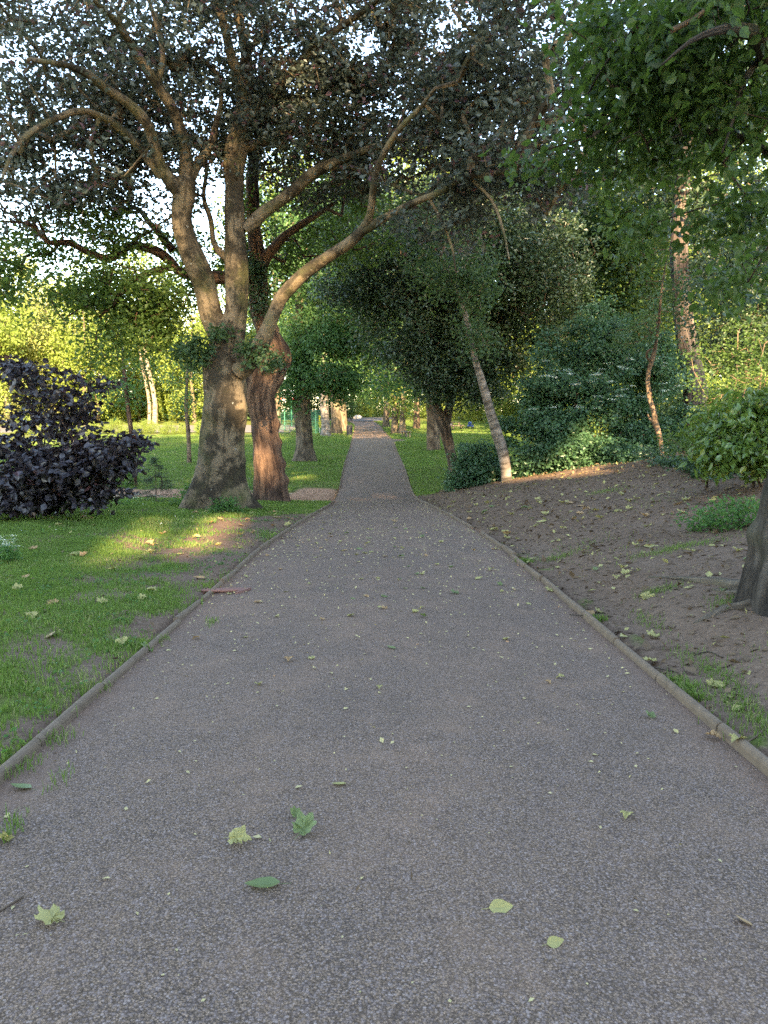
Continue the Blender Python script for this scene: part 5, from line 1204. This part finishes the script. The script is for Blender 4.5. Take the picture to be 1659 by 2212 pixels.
pr = [.13, .12, .13, .06, .085, .09, .06, .045, .035, .06, .045, .035, .1, .075, .05, .04, .1, .075, .05, .04]
skin('body', pv, pe, pr, M_SKIN, pp)
skin('top', [pv[i] for i in (0, 1, 2, 6, 7, 9, 10)], [(0, 1), (1, 2), (2, 3), (3, 4), (2, 5), (5, 6)], [.155, .145, .155, .08, .062, .08, .062], M_PINK, pp)
skin('trousers', [pv[0], pv[12], pv[13], (.46, .12, .2), pv[16], pv[17], (.46, -.12, .2)], [(0, 1), (1, 2), (2, 3), (0, 4), (4, 5), (5, 6)], [.15, .115, .09, .065, .115, .09, .065], M_JEANS, pp)
skin('hair', [(.0, 0, 1.36), (-.02, 0, 1.27), (-.06, 0, 1.14), (-.07, 0, 1.0)], [(0, 1), (1, 2), (2, 3)], [.075, .1, .07, .04], M_HAIR, pp)
# low blue pushchair
b = on_ground(1015, 75); T = thing('pushchair', 'low blue pushchair with dark wheels on the lawn right of the picnic table', 'pushchair', b)
skin('hood', [(-.2, 0, .50), (0, 0, .62), (.22, 0, .60)], [(0, 1), (1, 2)], [(.2, .18), (.24, .2), (.2, .16)], M_BLUE, T)
mb = MB(); mb.box((.05, 0, .36), (.62, .40, .16)); mb.build('seat', M_BLUE, T)
for x, y in ((-.25, .2), (-.25, -.2), (.3, .2), (.3, -.2)):
    mb = MB(); mb.ring((x, y, .12), .10, .022, 'y'); mb.tube([(x, y - .02, .12), (x, y + .02, .12)], .03, 8); mb.build('wheel', M_BLACK, T)
mb = MB()
for y in (.18, -.18): mb.tube([(-.25, y, .12), (.05, y, .38), (.3, y, .12)], .015, 6); mb.tube([(.25, y, .40), (.50, y, .75)], .013, 6)
mb.tube([(.5, -.18, .75), (.5, .18, .75)], .014, 6); mb.build('frame', M_BLACK, T)
# dog on the far path
b = on_ground(754, 103); d_ = thing('dog', 'small black and white dog sniffing along the far path', 'dog', (b[0], b[1], b[2] + .03))
dv = [(.0, 0, .42), (.22, 0, .42), (.36, 0, .40), (-.22, 0, .43), (-.38, 0, .38), (-.50, 0, .26), (-.60, 0, .2), (.52, 0, .46),
      (-.20, .07, .3), (-.19, .07, .16), (-.22, .07, .02), (-.20, -.07, .3), (-.16, -.07, .16), (-.19, -.07, .02), (.28, .07, .28), (.36, .07, .15), (.32, .07, .02), (.28, -.07, .28), (.38, -.07, .15), (.35, -.07, .02)]
de = [(0, 1), (1, 2), (0, 3), (3, 4), (4, 5), (5, 6), (2, 7), (3, 8), (8, 9), (9, 10), (3, 11), (11, 12), (12, 13), (1, 14), (14, 15), (15, 16), (1, 17), (17, 18), (18, 19)]
skin('body', dv, de, [.11, .11, .09, .13, .08, .07, .035, .02, .06, .035, .03, .06, .035, .03, .07, .035, .03, .07, .035, .03], M_BLACK, d_)
skin('white_bib', [(-.24, 0, .36), (-.12, 0, .31), (.08, 0, .33)], [(0, 1), (1, 2)], [.105, .10, .085], M_WHITE, d_)
for s in (-1, 1): skin('ear', [(-.47, s * .05, .31), (-.44, s * .08, .25)], [(0, 1)], [.03, .015], M_BLACK, d_)
# boulder
b = on_ground(773, 118)
vv, ff = [], []
th = np.linspace(0, 2 * np.pi, 14, endpoint=False)
for q, z in enumerate(np.linspace(0, 1, 7)):
    for t in th:
        rr = math.sqrt(max(.02, 1 - (z * .96) ** 2.4)) * (1 + .14 * mnoise.noise(Vector((math.cos(t) * 1.4, math.sin(t) * 1.4, z * 2))))
        vv.append((b[0] + math.cos(t) * rr * .75, b[1] + math.sin(t) * rr * .5, b[2] - .05 + z * .62))
for q in range(6):
    for j in range(14): ff.append((q * 14 + j, q * 14 + (j + 1) % 14, (q + 1) * 14 + (j + 1) % 14, (q + 1) * 14 + j))
me_o = mk('boulder', np.array(vv), [np.array(ff)], M_STONE, smooth=True); me_f = bpy.data.objects[me_o.name]
tag(me_o, 'pale boulder on the grass beyond the far cross path', 'boulder')
# court fence: posts and welded mesh panels
p0, p1, p2 = on_ground(560, 78), on_ground(648, 66), on_ground(700, 63.5)
def fence(label, pts, nseg, hgt):
    T = thing('mesh_fence', label, 'fence', pts[0])
    for a, b_ in zip(pts[:-1], pts[1:]):
        for q in range(nseg):
            A = a + (b_ - a) * q / nseg; B_ = a + (b_ - a) * (q + 1) / nseg
            A[2] = float(ground_z(A[0], A[1])); B_[2] = float(ground_z(B_[0], B_[1]))
            mb = MB(); mb.tube([A - pts[0] - np.array([0, 0, .1]), A - pts[0] + np.array([0, 0, hgt + .05])], .05, 6); mb.build('post', M_GREEN, T)
            mb = MB()
            for k in range(11): z = np.array([0, 0, .08 + (hgt - .1) * k / 10]); mb.tube([A - pts[0] + z, B_ - pts[0] + z], .009 if k not in (0, 5, 10) else .016, 4)
            for k in range(1, 16): s = A + (B_ - A) * k / 16; mb.tube([s - pts[0] + np.array([0, 0, .05]), s - pts[0] + np.array([0, 0, hgt])], .0065, 4)
            mb.build('mesh_panel', M_GREEN, T)
    e = pts[-1].copy(); mb = MB(); mb.tube([e - pts[0] - np.array([0, 0, .1]), e - pts[0] + np.array([0, 0, hgt + .05])], .055, 6); mb.build('post', M_GREEN, T)
fence('green welded mesh fence of the ball court between the left trunks', [p0, p1, p2], 3, 2.0)
# basketball hoop
b = on_ground(624, 82); T = thing('basketball_hoop', 'basketball hoop with a white and red backboard above the green fence', 'basketball hoop', b)
mb = MB(); mb.tube([(.3, 0, -.1), (.3, 0, 2.9), (.05, 0, 3.1)], .07, 8); mb.build('post', M_GREEN, T)
mb = MB(); mb.box((0, -.05, 3.45), (1.6, .05, 1.05)); mb.build('backboard', M_WHITE, T)
mb = MB(); mb.box((0, -.08, 3.02), (1.6, .03, .12)); mb.box((0, -.08, 3.3), (.5, .03, .05)); mb.box((-.25, -.08, 3.45), (.05, .03, .35)); mb.box((.25, -.08, 3.45), (.05, .03, .35)); mb.build('board_marking', M_RED, T)
mb = MB(); mb.ring((-.45, -.32, 3.02), .24, .022, 'z'); mb.build('rim', M_RED, T)
mb = MB()
for q in range(10):
    t = q / 10 * 2 * math.pi; mb.tube([(-.45 + math.cos(t) * .24, -.32 + math.sin(t) * .24, 3.0), (-.45 + math.cos(t + .3) * .14, -.32 + math.sin(t + .3) * .14, 2.55)], .018, 4)
mb.ring((-.45, -.32, 2.8), .19, .014, 'z'); mb.build('net', M_WHITE, T)
# bicycle leaning on the fence
b = on_ground(621, 67.5); T = thing('bicycle', 'dark bicycle leaning on the green court fence', 'bicycle', b)
T.rotation_euler = (0, 0, .15)
for x in (-.52, .52):
    mb = MB(); mb.ring((x, 0, .34), .33, .022, 'y'); mb.build('wheel', M_BLACK, T)
mb = MB(); mb.tube([(-.52, 0, .34), (-.18, 0, .82), (.38, 0, .80), (.05, 0, .32), (-.18, 0, .82)], .02, 6); mb.tube([(-.52, 0, .34), (.05, 0, .32)], .016, 6); mb.tube([(.52, 0, .34), (.36, 0, .95)], .018, 6); mb.build('frame', M_GREEN, T)
mb = MB(); mb.tube([(.36, -.25, .98), (.36, .25, .98)], .016, 6); mb.build('handlebar', M_BLACK, T)
mb = MB(); mb.box((-.2, 0, .90), (.24, .12, .05)); mb.build('saddle', M_BLACK, T)
# yellow notice on two posts
b = on_ground(695, 64.5); T = thing('notice_board', 'yellow notice with small black marks on white posts by the court fence', 'sign', b)
mb = MB(); mb.box((0, 0, 1.05), (.52, .03, 1.0)); mb.build('panel', M_YEL, T)
for x in (-.18, .18):
    mb = MB(); mb.box((x, .04, .5), (.05, .04, 1.1)); mb.build('post', M_WHITE, T)
mb = MB()
for x, z, w, h in ((0, 1.25, .2, .22), (-.12, .72, .10, .06), (.1, .72, .12, .06)): mb.box((x, -.022, z), (w, .012, h))
mb.build('mark', M_BLACK, T)
print('objects', len(bpy.data.objects))
